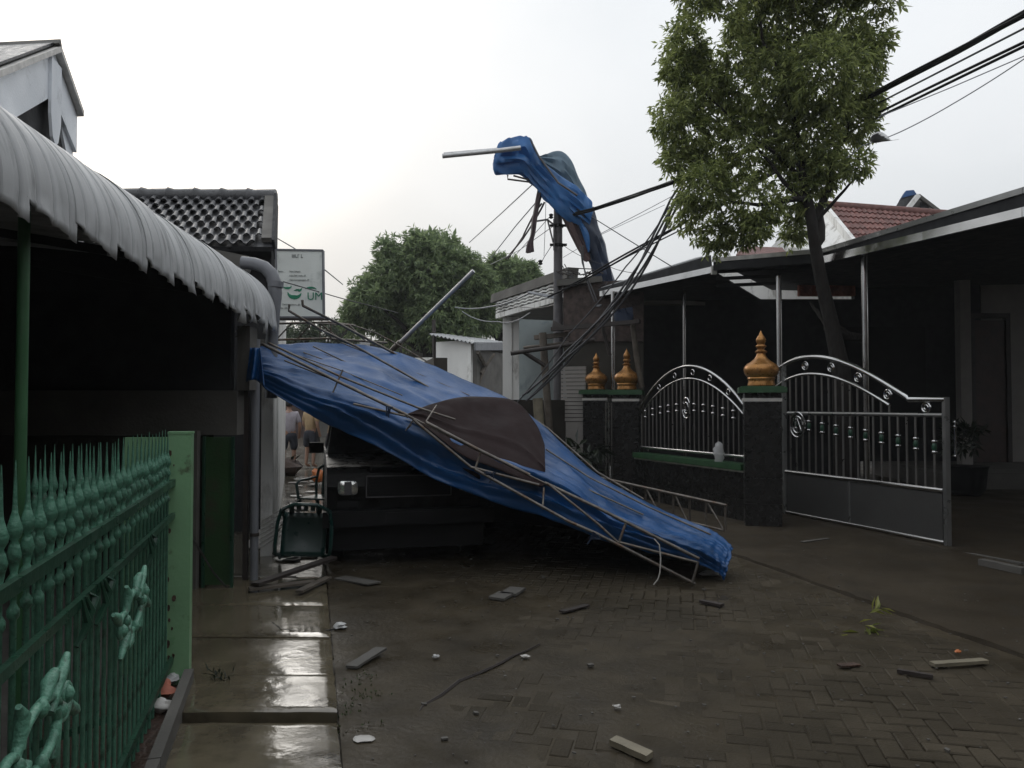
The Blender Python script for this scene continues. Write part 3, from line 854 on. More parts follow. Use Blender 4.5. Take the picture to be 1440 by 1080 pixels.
# ---- white porch building beyond the fallen tent
pb = thing("porch_building", (0.6, 18, 0), "pale building with a lattice eave and square white pillar beyond the blue tent", "building")
def PBL(Y, z, o=0.0):
    d = Vector((-0.39, 1, 0)).normalized(); n = Vector((1, .39, 0)).normalized()
    return Vector((1.0 - 0.39 * (Y - 16), Y, z)) + n * o
pbn = Vector((1, .39, 0)).normalized(); pbd = Vector((-0.39, 1, 0)).normalized()
a = P(707, 600, 19.4); b = P(729, 600, 19.4)
MB().box(a.x, b.x - 0.16, 19.3, 19.7, 0, 3.92).build("pillar", M['whitewall'], pb)
MB().box(b.x - 0.157, b.x + .02, 19.34, 19.7, 0, 3.9).build("pillar", M['whitewall'], pb)
MB().prism([P(729, 620, 20.6), P(860, 620, 19.8), P(860, 400, 19.8), P(729, 425, 20.6)], (0.05, .2, 0)).build("wall", M['teal'], pb)
# eave: fascia, lattice, slab
f0, f1 = P(697, 447, 19.6), P(800, 411, 15.9)
ez = f0.z
def EV(t, z, o=0.0):
    p = f0.lerp(f1, t); return Vector((p.x, p.y, z)) + pbn * o
MB().prism([EV(0, 3.78), EV(1, 3.78), EV(1, 3.9), EV(0, 3.9)], pbn * 0.1).build("fascia", M['whitewall'], pb)
mb = MB()
for k in range(22):
    t0, t1 = k / 22 + .002, (k + 1) / 22 - .002
    for z0, z1 in ((3.93, 3.97), (4.0, 4.04), (4.07, 4.11), (4.14, 4.18)):
        dz = 0.012 * ((k % 2) * 2 - 1)
        mb.prism([EV(t0, z0 + dz), EV(t1, z0 - dz), EV(t1, z1 - dz), EV(t0, z1 + dz)], pbn * 0.03)
mb.build("lattice", M['whitewall'], pb)
MB().prism([EV(0, 3.9, .06), EV(1, 3.9, .06), EV(1, 4.2, .06), EV(0, 4.2, .06)], pbn * 0.05).build("lattice_back", M['concrete'], pb)
MB().prism([EV(-.06, 4.2, -.05), EV(1, 4.2, -.05), EV(1, 4.42, -.02), EV(-.06, 4.42, -.02)], pbn * 0.25).build("parapet", M['concrete'], pb)
MB().prism([EV(0, 3.79, .05), EV(1, 3.79, .05), EV(1, 3.79, 4), EV(0, 3.79, 4)], (0, 0, 0.08)).build("ceiling", M['houseW'], pb)
for px in (804, 812):
    MB().bar(P(px, 450, 15.6), P(px, 395, 15.6), 0.05, 0.05).build("downpipe", M['trimwhite'], pb)
# ---- brick house behind the utility pole
bh = thing("brick_house", (1.7, 15, 0), "bare brick house wall with concrete ring beam next to the utility pole", "house")
q0, q1 = P(790, 560, 15.2), P(900, 560, 14.6)
def qv(px, py, Y, e=0): return P(px, py, Y)
MB().prism([P(792, 480, 15.3), P(905, 480, 14.7), P(905, 392, 14.7), P(846, 396, 15.0), P(792, 402, 15.3)], (0.05, .25, 0)).build("wall", M['brick'], bh)
MB().prism([P(783, 402, 15.25), P(846, 396, 14.96), P(846, 388, 14.96), P(783, 393, 15.25)], (0.05, .3, 0)).build("ring_beam", M['concrete'], bh)
MB().prism([P(804, 655, 15.35), P(905, 655, 14.75), P(905, 480.5, 14.75), P(792, 480.5, 15.35)], (0.05, .25, 0)).build("lower_wall", M['darkwall'], bh)
mb = MB()
for k in range(14):
    u = k / 13; c = P(788 + 60 * u, 386 + rng.uniform(-3, 3), 15.1)
    mb.tube([c, c + Vector((rng.uniform(-.15, .15), .05, rng.uniform(.02, .1))), c + Vector((rng.uniform(-.3, .3), .05, rng.uniform(-.02, .12)))], 0.012, 4)
mb.build("roof_scrap", M['wooddark'], bh)
# shutter
sh = thing("shop_shutter", P(806, 640, 14.9), "pale grey ribbed roller shutter left of the first dark pillar", "shutter")
s0, s1 = P(789, 700, 14.95), P(824, 700, 14.75)
mb = MB(); nsl = 14
for k in range(nsl):
    z0 = 1.3 + (2.35 - 1.3) * k / nsl; z1 = z0 + 1.05 / nsl - 0.012
    slb = MB().prism([Vector((s0.x, s0.y, z0)), Vector((s1.x, s1.y, z0)), Vector((s1.x, s1.y, z1)), Vector((s0.x, s0.y, z1))], (0.02, 0.05, 0)).build("slat", M['houseW'], sh)
MB().prism([Vector((s0.x, s0.y + .02, 0)), Vector((s1.x, s1.y + .02, 0)), Vector((s1.x, s1.y + .02, 1.29)), Vector((s0.x, s0.y + .02, 1.29))], (0.02, 0.05, 0)).build("lower_panel", M['houseW'], sh)
# ---- timber scaffold / lean-to in front of those houses
sc = thing("timber_scaffold", P(770, 620, 14.2), "rough timber lean-to frame of poles and planks beside the utility pole", "scaffold")
def tub(px, Y, r, m, name, par, n=7):
    return MB().tube([P(x, y, yy) for (x, y), yy in zip(px, Y if isinstance(Y, list) else [Y] * len(px))], r, n).build(name, m, par, smooth=True)
tub([(763, 468), (768, 540), (774, 625)], 14.2, 0.07, M['wood'], "timber_post", sc)
tub([(756, 560), (762, 640)], 13.6, 0.09, M['woodpale'], "timber_post", sc)
tub([(718, 497), (780, 488), (836, 478)], 14.0, 0.04, M['wooddark'], "timber_pole", sc)
tub([(735, 494), (766, 514)], 14.1, 0.04, M['wooddark'], "timber_pole", sc)
tub([(736, 489), (800, 482)], 14.3, 0.03, M['wood'], "timber_pole", sc)
MB().bar(P(776, 463, 14.1), P(900, 452, 13.4), 0.10, 0.07, up=(0, 0, 1)).build("plank", M['wooddark'], sc)
MB().bar(P(752, 475, 14.4), P(800, 470, 14.2), 0.12, 0.08, up=(0, 0, 1)).build("plank", M['wood'], sc)
MB().prism([P(778, 450, 14.2), P(800, 462, 14.0), P(776, 464, 14.2)], (0, .1, 0)).build("wedge", M['wooddark'], sc)
tub([(890, 455), (895, 500), (903, 545)], 13.6, 0.05, M['wood'], "timber_post", sc)
tub([(846, 455), (858, 500)], 13.9, 0.035, M['wooddark'], "timber_pole", sc)
# ---- white shed
shd = thing("white_shed", P(655, 560, 26), "small whitewashed shed with a rusty corrugated roof beyond the tent", "shed")
a0, a1, a2 = P(615, 600, 25), P(664, 600, 24.2), P(712, 600, 27)
zt0 = P(615, 473, 25).z
MB().wall((a0.x, a0.y), (a1.x, a1.y), 0.15, -0.02, 3.62).build("wall", M['whitewall'], shd)
MB().wall((a1.x + .08, a1.y), (a2.x, a2.y), 0.15, -0.02, 3.35).build("wall", M['concrete'], shd)
e0, e1, e2, e3 = P(603, 470, 24.6), P(672, 484, 23.8), P(712, 482, 26.5), P(640, 470.5, 28)
rows = []
for i in range(7):
    v = i / 6; rows.append([e0.lerp(e1, u / 48).lerp(e3.lerp(e2, u / 48), v) + Vector((0, 0, 0.03 * math.sin(u * 1.6))) for u in range(49)])
MB().grid(rows).build("roof_sheet", M['sheetmetal'], shd, smooth=True, thick=0.01)
MB().bar(P(668, 487, 23.7), P(712, 487, 26.4), 0.06, 0.25, up=(0, 0, 1)).build("gutter", M['pvc'], shd)
mb = MB(); mb.tube([P(672, 495, 23.9), P(682, 515, 24.6), P(672, 540, 24.4)], 0.07, 5); mb.tube([P(695, 498, 25), P(676, 525, 24.4)], 0.05, 5)
mb.build("timber_brace", M['wood'], shd)
MB().box(a0.x + .1, a0.x + .5, a0.y - 0.16, a0.y - .02, 3.28, 3.36).build("lintel", M['wood'], shd)
lw = MB().wall((P(575, 500, 26.5).x, 26.5), (P(613, 500, 26).x, 26.1), 0.2, 0, 3.2).build("boundary_wall", M['whitewall'])
tag(lw, "short whitewashed wall to the left of the white shed", "wall")
tw = MB().tube([P(610, 450, 25.5), P(611, 515, 25.5)], 0.07, 6).build("timber_post", M['wooddark'])
tag(tw, "thin dark post at the left corner of the white shed", "post")
# dark houses closing the view behind the tent
ch = thing("low_house", (1, 34, 0), "low dark house with a red tiled strip far behind the shed", "house")
MB().box(-6, 5, 33, 36, 0, 4.3).build("wall", M['darkwall'], ch)
MB().prism([P(640, 468, 32), P(730, 468, 32), P(730, 455, 33.5), P(640, 455, 33.5)], (0, 0, .12)).build("roof", M['tilered'], ch)
eh = thing("end_house", (-11, 40, 0), "dim house closing the far end of the alley", "house")
MB().box(-16, -6.5, 40, 44, 0, 3.6).build("wall", M['concrete'], eh)
MB().prism([Vector((-16.3, 39.5, 3.5)), Vector((-6.2, 39.5, 3.5)), Vector((-6.2, 42, 5.0)), Vector((-16.3, 42, 5.0))], (0, 0, .1)).build("roof", M['tile'], eh)
MB().box(-11.6, -10.6, 39.94, 39.99, 0.02, 2.1).build("door", M['doorwood'], eh)
# right side of the alley behind the car
rw = MB().wall((-1.05, 11.5), (-4.6, 26), 0.2, 0, 2.3).build("boundary_wall", M['darkwall'])
tag(rw, "dark wall along the right side of the alley behind the parked car", "wall")
bw2 = MB().wall((-1.0, 13.2), (1.6, 15.6), 0.2, 0, 1.7).build("boundary_wall", M['darkwall'])
tag(bw2, "dark low wall behind the fallen tent in front of the porch building", "wall")

# ================================================================== RIGHT FRONTAGE
def pillar(name, cx, cy, hw, zt, label, fs=1.0, rot=-0.24, yb=0.0):
    t = thing(name, (cx, cy, yb), label, "pillar", "granite gate pillars along the right wall")
    ux = Vector((math.cos(rot), math.sin(rot), 0)); uy = Vector((-math.sin(rot), math.cos(rot), 0)); c = Vector((cx, cy, 0))
    n = 5; hz = zt - 0.2
    MB().obox(c + Vector((0, 0, hz / 2)), ux * (hw - .012), uy * (hw - .012), (0, 0, hz / 2)).build("core", M['black'], t)
    for k in range(n):
        z0 = hz * k / n + .004; z1 = hz * (k + 1) / n - .004; zc = Vector((0, 0, (z0 + z1) / 2)); hzz = Vector((0, 0, (z1 - z0) / 2))
        MB().obox(c - uy * (hw - .004) + zc, ux * hw, uy * .008, hzz).build("tile_panel", M['blacktile'], t)
        MB().obox(c + ux * (hw - .004) + zc, ux * .008, uy * (hw - .012), hzz).build("tile_panel", M['blacktile'], t)
        MB().obox(c - ux * (hw - .004) + zc, ux * .008, uy * (hw - .012), hzz).build("tile_panel", M['blacktile'], t)
    MB().obox(c + Vector((0, 0, hz + .022)), ux * (hw + .015), uy * (hw + .015), (0, 0, .022)).build("trim", M['trimwhite'], t)
    MB().obox(c + Vector((0, 0, hz + .0785)), ux * (hw + .0), uy * (hw + .0), (0, 0, .034)).build("neck", M['blacktile'], t)
    mb = MB().obox(c + Vector((0, 0, hz + .15)), ux * (hw + .07), uy * (hw + .07), (0, 0, .036))
    mb.obox(c + Vector((0, 0, hz + .193)), ux * (hw + .04), uy * (hw + .04), (0, 0, .007))
    mb.build("cap", M['greencoping'], t)
    pr = [(.165, 0), (.18, .012), (.178, .035), (.172, .06), (.168, .085), (.185, .105), (.178, .122), (.205, .15), (.225, .185), (.232, .225), (.222, .265), (.185, .305), (.13, .34), (.09, .375), (.066, .41),
          (.056, .445), (.078, .458), (.082, .472), (.06, .486), (.046, .50), (.052, .52), (.07, .535), (.07, .55), (.05, .565), (.052, .585), (.066, .612), (.064, .64), (.044, .675), (.022, .71), (.008, .745), (.001, .765)]
    MB().lathe([(r * fs, z * fs) for r, z in pr], c + Vector((0, 0, hz + .2)), 28).build("finial", M['gold'], t, smooth=True)
    return t
pillar("gate_pillar", 3.30, 10.35, 0.225, 1.85, "black tiled pillar with the biggest copper onion finial beside the sliding gate", 0.98)
pillar("gate_pillar", 2.02, 13.75, 0.22, 1.87, "black tiled pillar with copper finial at the left end of the arched fence", 0.96)
pillar("gate_pillar", 1.58, 14.65, 0.22, 1.89, "black tiled pillar with copper finial farthest left along the wall", 0.92)

W0 = Vector((2.16, 13.3, 0)); W1 = Vector((3.20, 10.6, 0))     # wall between pillars
wd = (W1 - W0); wl = wd.length; wdn = wd.normalized(); wn = Vector((wdn.y, -wdn.x, 0))
if wn.y > 0: wn = -wn     # towards the street / camera
bwall = thing("boundary_wall", (W0 + W1) / 2, "low black tiled wall with green coping under the arched steel fence", "wall")
MB().obox((W0 + W1) / 2 + Vector((0, 0, .36)), wd / 2, wn * .07, (0, 0, .36)).build("core", M['black'], bwall)
for i in range(5):
    for k in range(2):
        c = W0 + wd * (i + .5) / 5 + wn * .076 + Vector((0, 0, .17 + .345 * k))
        MB().obox(c, wd / 10 * .985, wn * .007, (0, 0, .168)).build("tile_panel", M['blacktile'], bwall)
MB().obox((W0 + W1) / 2 + Vector((0, 0, .705)), wd / 2, wn * .1, (0, 0, .012)).build("trim", M['trimwhite'], bwall)
MB().obox((W0 + W1) / 2 + Vector((0, 0, .762)), wd / 2, wn * .13, (0, 0, .042)).build("coping", M['greencoping'], bwall)

def steel_tube(pts, r, name, par, n=8, m='steel'):
    return MB().tube(pts, r, n).build(name, M[m], par, smooth=True)
fp = thing("steel_fence_panel", (W0 + W1) / 2 + Vector((0, 0, .83)), "arched stainless steel fence panel standing on the green coping between two pillars", "fence")
Z0 = 0.90
def fpp(t, z, o=0.0): return W0 + wd * t + wn * o + Vector((0, 0, z))
def arc_out(t): return 1.55 + 0.65 * math.sin(math.pi * min(max((t - .02) / .96, 0), 1)) ** 0.8
def arc_in(t): return 1.43 + 0.58 * math.sin(math.pi * min(max((t - .02) / .96, 0), 1)) ** 0.85
steel_tube([fpp(t / 24, arc_out(t / 24)) for t in range(25)], 0.022, "top_arch", fp)
steel_tube([fpp(t / 24, arc_in(t / 24)) for t in range(25)], 0.017, "inner_arch", fp)
steel_tube([fpp(0.02, Z0), fpp(0.98, Z0)], 0.022, "bottom_rail", fp)
for t in (.1, .9):
    steel_tube([fpp(t, .832), fpp(t, Z0)], 0.016, "foot", fp)
nb = 24
for k in range(nb):
    t = .03 + .94 * k / (nb - 1)
    steel_tube([fpp(t, Z0), fpp(t, arc_in(t))], 0.011, "bar", fp, 8, 'steelbar')
for k in range(1, nb - 1, 2):
    t = .03 + .94 * k / (nb - 1)
    zc = 1.42 + 0.15 * math.sin(math.pi * t) 
    for dz in (-.05, .05):
        MB().lathe([(.012, -.022), (.026, -.012), (.03, 0), (.026, .012), (.012, .022)], fpp(t, zc + dz), 8).build("collar", M['steel'], fp, smooth=True)
for t in (.22, .38, .55, .7, .85):
    c = fpp(t, (arc_out(t) + arc_in(t)) / 2)
    steel_tube([c + wdn * .04 * math.cos(a) + Vector((0, 0, .04 * math.sin(a))) for a in [i * math.pi / 6 for i in range(13)]], 0.009, "ring", fp, 6)
c = fpp(.5, 1.56, .02)
for rr_, s_ in ((.13, 1), (.07, -1)):
    steel_tube([c + wdn * rr_ * .8 * math.cos(a) * s_ + Vector((0, 0, rr_ * 1.2 * math.sin(a))) for a in [i * math.pi / 8 + .5 for i in range(14)]], 0.013, "emblem_scroll", fp, 6)
pbag = MB()
cb = fpp(.80, .93, .06)
rows = []
for i in range(11):
    v = i / 10; z = .15 - .34 * v; rr_ = .012 + .062 * max(0, math.sin(math.pi * min(1, v ** .8 * .93))) ** .8
    rows.append([cb + Vector(((rr_ + .045 * noise.noise(Vector((math.cos(a) * 2.2, math.sin(a) * 2.2, v * 5)))) * math.cos(a), rr_ * .6 * math.sin(a), z + .02 * noise.noise(Vector((a * 3, v, 7))))) for a in [k * 2 * math.pi / 14 for k in range(15)]])
o = pbag.grid(rows).build("plastic_bag", M['bag'], None, smooth=True)
tag(o, "crumpled white plastic bag caught on the bottom rail of the arched fence", "bag")

# pedestrian gate between the two far pillars
pg = thing("steel_wicket_gate", (1.8, 14.2, 0), "narrow steel wicket gate between the two far pillars", "gate")
g0, g1 = Vector((1.72, 14.38, 0)), Vector((1.88, 14.02, 0))
for k in range(5):
    q = g0.lerp(g1, k / 4); steel_tube([q + Vector((0, 0, .1)), q + Vector((0, 0, 1.66))], 0.014, "bar", pg, 6)
for z in (.1, .85, 1.66):
    steel_tube([g0 + Vector((0, 0, z)), g1 + Vector((0, 0, z))], 0.016, "rail", pg, 6)

# ---- sliding gate
GA = Vector((3.93, 11.15, 0)); GB = Vector((4.80, 8.66, 0)); gd = GB - GA; gdn = gd.normalized(); gn = Vector((gdn.y, -gdn.x, 0))
if gn.y > 0: gn = -gn
sgt = thing("sliding_gate", (GA + GB) / 2, "wide stainless sliding gate with arched top and grey lower panels on the right", "gate")
def gp_(t, z, o=0.0): return GA + gd * t + gn * o + Vector((0, 0, z))
def gout(t):
    if t > .8: return 1.665
    return 1.665 + 0.60 * math.cos((t - .16) / .66 * math.pi / 2) ** 1.0 if t > .16 else 2.265 - 0.22 * ((.16 - t) / .3) ** 2
def gin(t):
    return max(1.50, gout(t) - .22) if t < .8 else 1.5
steel_tube([gp_(t / 40, gout(t / 40)) for t in range(-4, 33)] + [gp_(.81, 1.665), gp_(1.0, 1.665)], 0.032, "top_rail", sgt, 10)
steel_tube([gp_(t / 40, gout(t / 40) - .235) for t in range(-4, 29)], 0.024, "inner_arch", sgt, 10)
MB().bar(gp_(1, .03), gp_(1, 1.69), .07, .05).build("end_stile", M['steelpaint'], sgt)
MB().bar(gp_(-.03, .03), gp_(-.03, 2.2), .06, .05).build("end_stile", M['steelpaint'], sgt)
steel_tube([gp_(0.0, 1.49), gp_(.985, 1.49)], 0.024, "middle_rail", sgt, 8, 'steelpaint')
steel_tube([gp_(-.02, .655), gp_(.985, .655)], .03, "lower_rail", sgt, 12)
steel_tube([gp_(-.02, .082), gp_(.985, .082)], .025, "bottom_rail", sgt, 12)
for t0, t1 in ((-.01, .445), (.455, .98)):
    MB().obox(gp_((t0 + t1) / 2, .362), gd * (t1 - t0) / 2, gn * .012, (0, 0, .258)).build("panel", M['gatepanel'], sgt)
MB().bar(gp_(.45, .1), gp_(.45, .625), .03, .04).build("panel_divider", M['steelpaint'], sgt)
nb = 20
for k in range(nb):
    t = .02 + .92 * k / (nb - 1)
    zt = gout(t) - .235 if t < .7 else 1.49
    if t < .7 and zt < 1.49: zt = 1.49
    steel_tube([gp_(t, .68), gp_(t, zt)], 0.0135, "bar", sgt, 8, 'steelbar')
    if k % 2 == 1:
        zc = 1.36 - .24 * t
        for dz in (-.06, .06):
            MB().lathe([(.014, -.022), (.03, -.010), (.032, 0), (.03, .010), (.014, .022)], gp_(t, zc + dz), 9).build("collar", M['steel'], sgt, smooth=True)
        MB().lathe([(.014, -.05), (.027, -.02), (.027, .02), (.014, .05)], gp_(t, zc), 9).build("sleeve", M['greendark'], sgt, smooth=True)
for t in (.14, .33, .51, .69, .90):
    c = gp_(t, (gout(t) + (gout(t) - .235 if t < .8 else 1.49)) / 2)
    for rr_, r_ in ((.055, .012), (.026, .009)):
        steel_tube([c + gdn * rr_ * math.cos(a) + Vector((0, 0, rr_ * math.sin(a))) for a in [i * math.pi / 8 for i in range(17)]], r_, "ring", sgt, 6)
c = gp_(.09, 1.33, .03)
for rr_ in (.15, .10):
    steel_tube([c + gdn * rr_ * math.cos(a) + Vector((0, 0, rr_ * 1.15 * math.sin(a))) for a in [i * math.pi / 10 for i in range(21)]], .012, "emblem_ring", sgt, 6)
steel_tube([c + gdn * .08 + Vector((0, 0, -.08)), c + Vector((0, 0, .09)), c - gdn * .08 + Vector((0, 0, -.08)), c + gdn * .05 + Vector((0, 0, .0))], .012, "emblem_star", sgt, 6)
h = gp_(1.05, 1.2, .02)
steel_tube([h + Vector((0, 0, -.16)), h + Vector((0, 0, .24))], .012, "handle", sgt, 8)
for dz in (-.15, .17, .22):
    MB().lathe([(.012, -.012), (.022, 0), (.012, .012)], h + Vector((0, 0, dz)), 8).build("handle_knob", M['steel'], sgt, smooth=True)
for t in (.2, .8):
    MB().tube([gp_(t, .045, -.02), gp_(t, .045, .02)], .04, 12).build("wheel", M['black'], sgt, smooth=True)

# ---- carport canopy
cp = thing("carport", (5, 11, 0), "broad dark carport roof with bright steel edge trim and posts over the right yard", "carport")
EB = [P(1003, 366, 12.4), P(1157, 353, 11.25), P(1440, 268, 8.0), P(1700, 190, 6.6)]
EBz = [p.z for p in EB]
def back(p, z): return Vector((p.x + 6.0, p.y + 6.5, z))
BK = [Vector((6.2, 18.6, 4.35)), Vector((9, 18.6, 4.3)), Vector((15, 16, 4.3)), Vector((17, 13, 4.3))]
for i in range(3):
    n = 6
    for k in range(n):
        a, b = EB[i].lerp(EB[i + 1], k / n), EB[i].lerp(EB[i + 1], (k + 1) / n)
        c, d = BK[i].lerp(BK[i + 1], (k + 1) / n), BK[i].lerp(BK[i + 1], k / n)
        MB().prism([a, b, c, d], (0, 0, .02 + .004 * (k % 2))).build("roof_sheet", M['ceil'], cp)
# eave edge: pale sheet lip, dark underside beam and steel tube below
def edge(i, dz0, dz1, th_, m, name, f=0.0, t0=0, t1=1):
    a, b = EB[i].lerp(EB[i + 1], t0), EB[i].lerp(EB[i + 1], t1)
    n_ = Vector((-(b - a).y, (b - a).x, 0)).normalized()
    if n_.y > 0: n_ = -n_
    o_ = n_ * f
    return MB().prism([a + o_ + Vector((0, 0, dz0)), b + o_ + Vector((0, 0, dz0)), b + o_ + Vector((0, 0, dz1)), a + o_ + Vector((0, 0, dz1))], -n_ * th_).build(name, m, cp)
for i in range(3):
    edge(i, -.03, .035, .06, M['trimwhite'] if i == 0 else M['steelpaint'], "edge_lip", .02)
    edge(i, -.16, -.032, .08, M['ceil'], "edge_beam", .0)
def strip_pt(px, py, Y): return P(px, py, Y)
st = [P(1145, 368.5, 11.2), P(1300, 332, 9.3), P(1440, 298.5, 8.02), P(1700, 235, 6.6)]
for a, b in zip(st, st[1:]):
    MB().bar(a, b, .06, .10, up=(0, 0, 1)).build("trim_tube", M['steel'], cp)
for px, py in ((1226, 343), (1310, 322), (1368, 308), (1412, 297)):
    Y_ = 11.2 + (8.02 - 11.2) * (px - 1145) / 295
    MB().bar(P(px, py + 8, Y_), P(px, py - 6, Y_), .04, .04).build("trim_bracket", M['steel'], cp)
for (px, py, Y_) in ((1095, 388, 12.2), (1215, 352, 10.75)):
    q = P(px, py, Y_); steel_tube([(q.x, q.y, .05), (q.x, q.y, q.z)], .043, "post", cp, 14)
# interior
hs = thing("yard_house", (9, 17, 0), "dim house front with a brown door deep under the carport", "house")
z1_ = P(1000, 418, 16.8).z
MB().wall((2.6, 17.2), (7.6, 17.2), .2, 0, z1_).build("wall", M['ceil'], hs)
MB().wall((7.7, 17.6), (10.42, 17.434), .2, .35, 4.28).build("wall", M['ceil'], hs)  # near-black stretch of the wall, deep shade put into its colour
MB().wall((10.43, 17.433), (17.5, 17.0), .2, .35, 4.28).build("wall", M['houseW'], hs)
MB().wall((17.5, 17), (17.5, 4), .2, 0, 4.2).build("wall", M['houseW'], hs)
MB().obox((12.6, 15.9, .18), (4.6, -.15, 0), (.1, 1.6, 0), (0, 0, .18)).build("terrace", M['concrete'], hs)
dx0, dx1 = P(1366, 560, 17.1), P(1410, 560, 17.1)
fr_ = MB(); fr_.box(dx0.x, dx1.x, 16.98, 17.08, .37, 3.45); dd = fr_.build("door", M['doorwood'], hs)
mb = MB()
mb.box(dx0.x - .09, dx0.x, 16.93, 17.06, .37, 3.5); mb.box(dx1.x, dx1.x + .09, 16.93, 17.06, .37, 3.5); mb.box(dx0.x - .09, dx1.x + .09, 16.93, 17.06, 3.5, 3.6)
mb.build("door_frame", M['wooddark'], dd)
MB().box(P(1348, 560, 16.2).x, P(1363, 560, 16.2).x, 16.1, 16.3, .37, 4.2).build("column", M['houseW'], hs)
MB().box(P(1205, 560, 16.4).x, P(1320, 560, 16.4).x, 16.9, 17.0, .9, 3.3).build("doorway_shade", M['black'], hs)  # flat black panel, the shade of an open doorway painted on
# dark planter box beside the door
ck = thing("planter", P(1358, 650, 13.5), "dark potted shrub in shade behind the gate handle", "plant")
pc = P(1358, 650, 13.5); pc.z = .06
MB().lathe([(.22, 0), (.3, .1), (.34, .45), (.36, .5), (.3, .5)], pc, 16).build("pot", M['black'], ck, smooth=True)

# ---- left canopy
lc = thing("canopy", (2.6, 13, 0), "lower grey sheet canopy with bright edge left of the carport", "canopy")
EA = [P(843, 417, 14.9), P(1004, 383, 12.5)]
ABK = [Vector((3.3, 19, 3.95)), Vector((6.0, 18.4, 4.0))]
for k in range(6):
    a, b = EA[0].lerp(EA[1], k / 6), EA[0].lerp(EA[1], (k + 1) / 6); c, d = ABK[0].lerp(ABK[1], (k + 1) / 6), ABK[0].lerp(ABK[1], k / 6)
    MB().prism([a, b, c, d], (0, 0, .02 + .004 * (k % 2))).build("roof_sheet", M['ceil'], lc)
MB().prism([EA[0] + Vector((0, -.02, -.0)), EA[1] + Vector((0, -.02, 0)), EA[1] + Vector((0, -.02, .10)), EA[0] + Vector((0, -.02, .10))], (.01, .05, 0)).build("edge_trim", M['steel'], lc)
MB().prism([EA[0] + Vector((-.02, .03, .105)), EA[1] + Vector((-.02, .03, .105)), EA[1] + Vector((-.02, .1, .3)), EA[0] + Vector((-.02, .1, .16))], (.05, .25, 0)).build("edge_gutter", M['ceil'], lc)
MB().prism([EA[0] + Vector((-.02, .2, .165)), EA[0].lerp(EA[1], .95) + Vector((-.02, .2, .305)), EA[0].lerp(EA[1], .95) + Vector((-.02, .7, .38)), EA[0] + Vector((-.02, .7, .22))], (0, 0, .02)).build("cover_sheet", M['sheetmetal'], lc)
q = P(862, 410, 14.5); steel_tube([(q.x, q.y, .05), (q.x, q.y, q.z)], .04, "post", lc, 12)
q = P(962, 400, 14.8); steel_tube([(q.x, q.y, .05), (q.x, q.y, q.z)], .03, "post", lc, 10)
MB().bar(P(1004, 374, 12.45), P(1004, 386, 12.45), .08, .08).build("corner_bracket", M['trimwhite'], lc)
MB().bar(P(1007, 380, 12.5), P(1140, 372, 12.0), .1, .1, up=(0, 0, 1)).build("cross_beam", M['ceil'], lc)
for py in (392, 402):
    MB().bar(P(1007, py, 12.9), P(1098, py - 4, 12.6), .06, .05, up=(0, 0, 1)).build("cross_beam", M['ceil'], lc)
# red fretwork blocks on the back wall
ft = thing("fretwork_row", P(1162, 415, 17.0), "row of red terracotta vent blocks under the carport roof behind the trunk", "vent blocks")
for k in range(4):
    x0 = 1125 + k * 19.5; mb = MB()
    q0, q1 = P(x0, 416, 17.0), P(x0 + 17, 399, 17.0)
    cx, cz, hw, hh = (q0.x + q1.x) / 2, (q0.z + q1.z) / 2, (q1.x - q0.x) / 2, (q1.z - q0.z) / 2
    for sx_ in (-1, 1):
        mb.box(cx + sx_ * hw - .02, cx + sx_ * hw + .02, 16.97, 17.1, cz - hh, cz + hh)
        mb.box(cx - hw + .021, cx + hw - .021, 16.97, 17.1, cz + sx_ * (hh - .02) - .02, cz + sx_ * (hh - .02) + .02)
        mb.bar((cx - hw + .03, 17.03, cz - sx_ * hh * .8), (cx + hw - .03, 17.03, cz + sx_ * hh * .8), .05, .1)
    mb.build("vent_block", M['terracotta'], ft)
# ---- red roofed house beyond the carport
rh = thing("red_roof_house", (9, 22, 0), "white gabled house with red tiled roof rising behind the carport", "house")
Y0_ = 21.0
r0_, r1_, r2_, r3_ = P(1158, 290, Y0_ + 2), P(1340, 305, Y0_ + 1), P(1355, 345, Y0_ - 1), P(1208, 352, Y0_ - 1.5)
rsl = MB().prism([r0_, r1_, r2_, r3_], (0, .05, -.1)).build("roof", M['tilered'], rh)
un = (r1_ - r0_); vn = (r3_ - r0_)
nn = un.cross(vn).normalized()
if nn.z < 0: nn = -nn
NR, NC = 7, 24
for i in range(NR):
    for j in range(NC):
        a = r0_.lerp(r1_, j / NC); b = r0_.lerp(r1_, (j + 1) / NC); c = r3_.lerp(r2_, (j + 1) / NC); d = r3_.lerp(r2_, j / NC)
        p0, p1, p2, p3 = a.lerp(d, i / NR), b.lerp(c, i / NR), b.lerp(c, (i + 1.06) / NR), a.lerp(d, (i + 1.06) / NR)
        m_ = MB(); l0, l1 = .02, .06
        mid0, mid1 = p0.lerp(p1, .5) + nn * (l0 + .04), p3.lerp(p2, .5) + nn * (l1 + .04)
        m_.add([p0 + nn * l0, mid0, p1 + nn * l0, p2 + nn * l1, mid1, p3 + nn * l1, p2, p3], [(0, 1, 4, 5), (1, 2, 3, 4), (5, 4, 3, 6, 7)])
        m_.build("roof_tile", M['tilered'], rsl)
mb = MB().tube([r0_ + Vector((-.1, 0, .05)), r1_ + Vector((.1, 0, .05))], .13, 8); mb.build("ridge", M['tilered'], rh, smooth=True)
MB().prism([P(1158, 290, Y0_ + 1.9), P(1208, 352, Y0_ - 1.6), P(1208, 372, Y0_ - 1.6), P(1100, 372, Y0_ + 1), P(1100, 345, Y0_ + 1)], (.02, .2, 0)).build("gable_wall", M['whitewall'], rh)
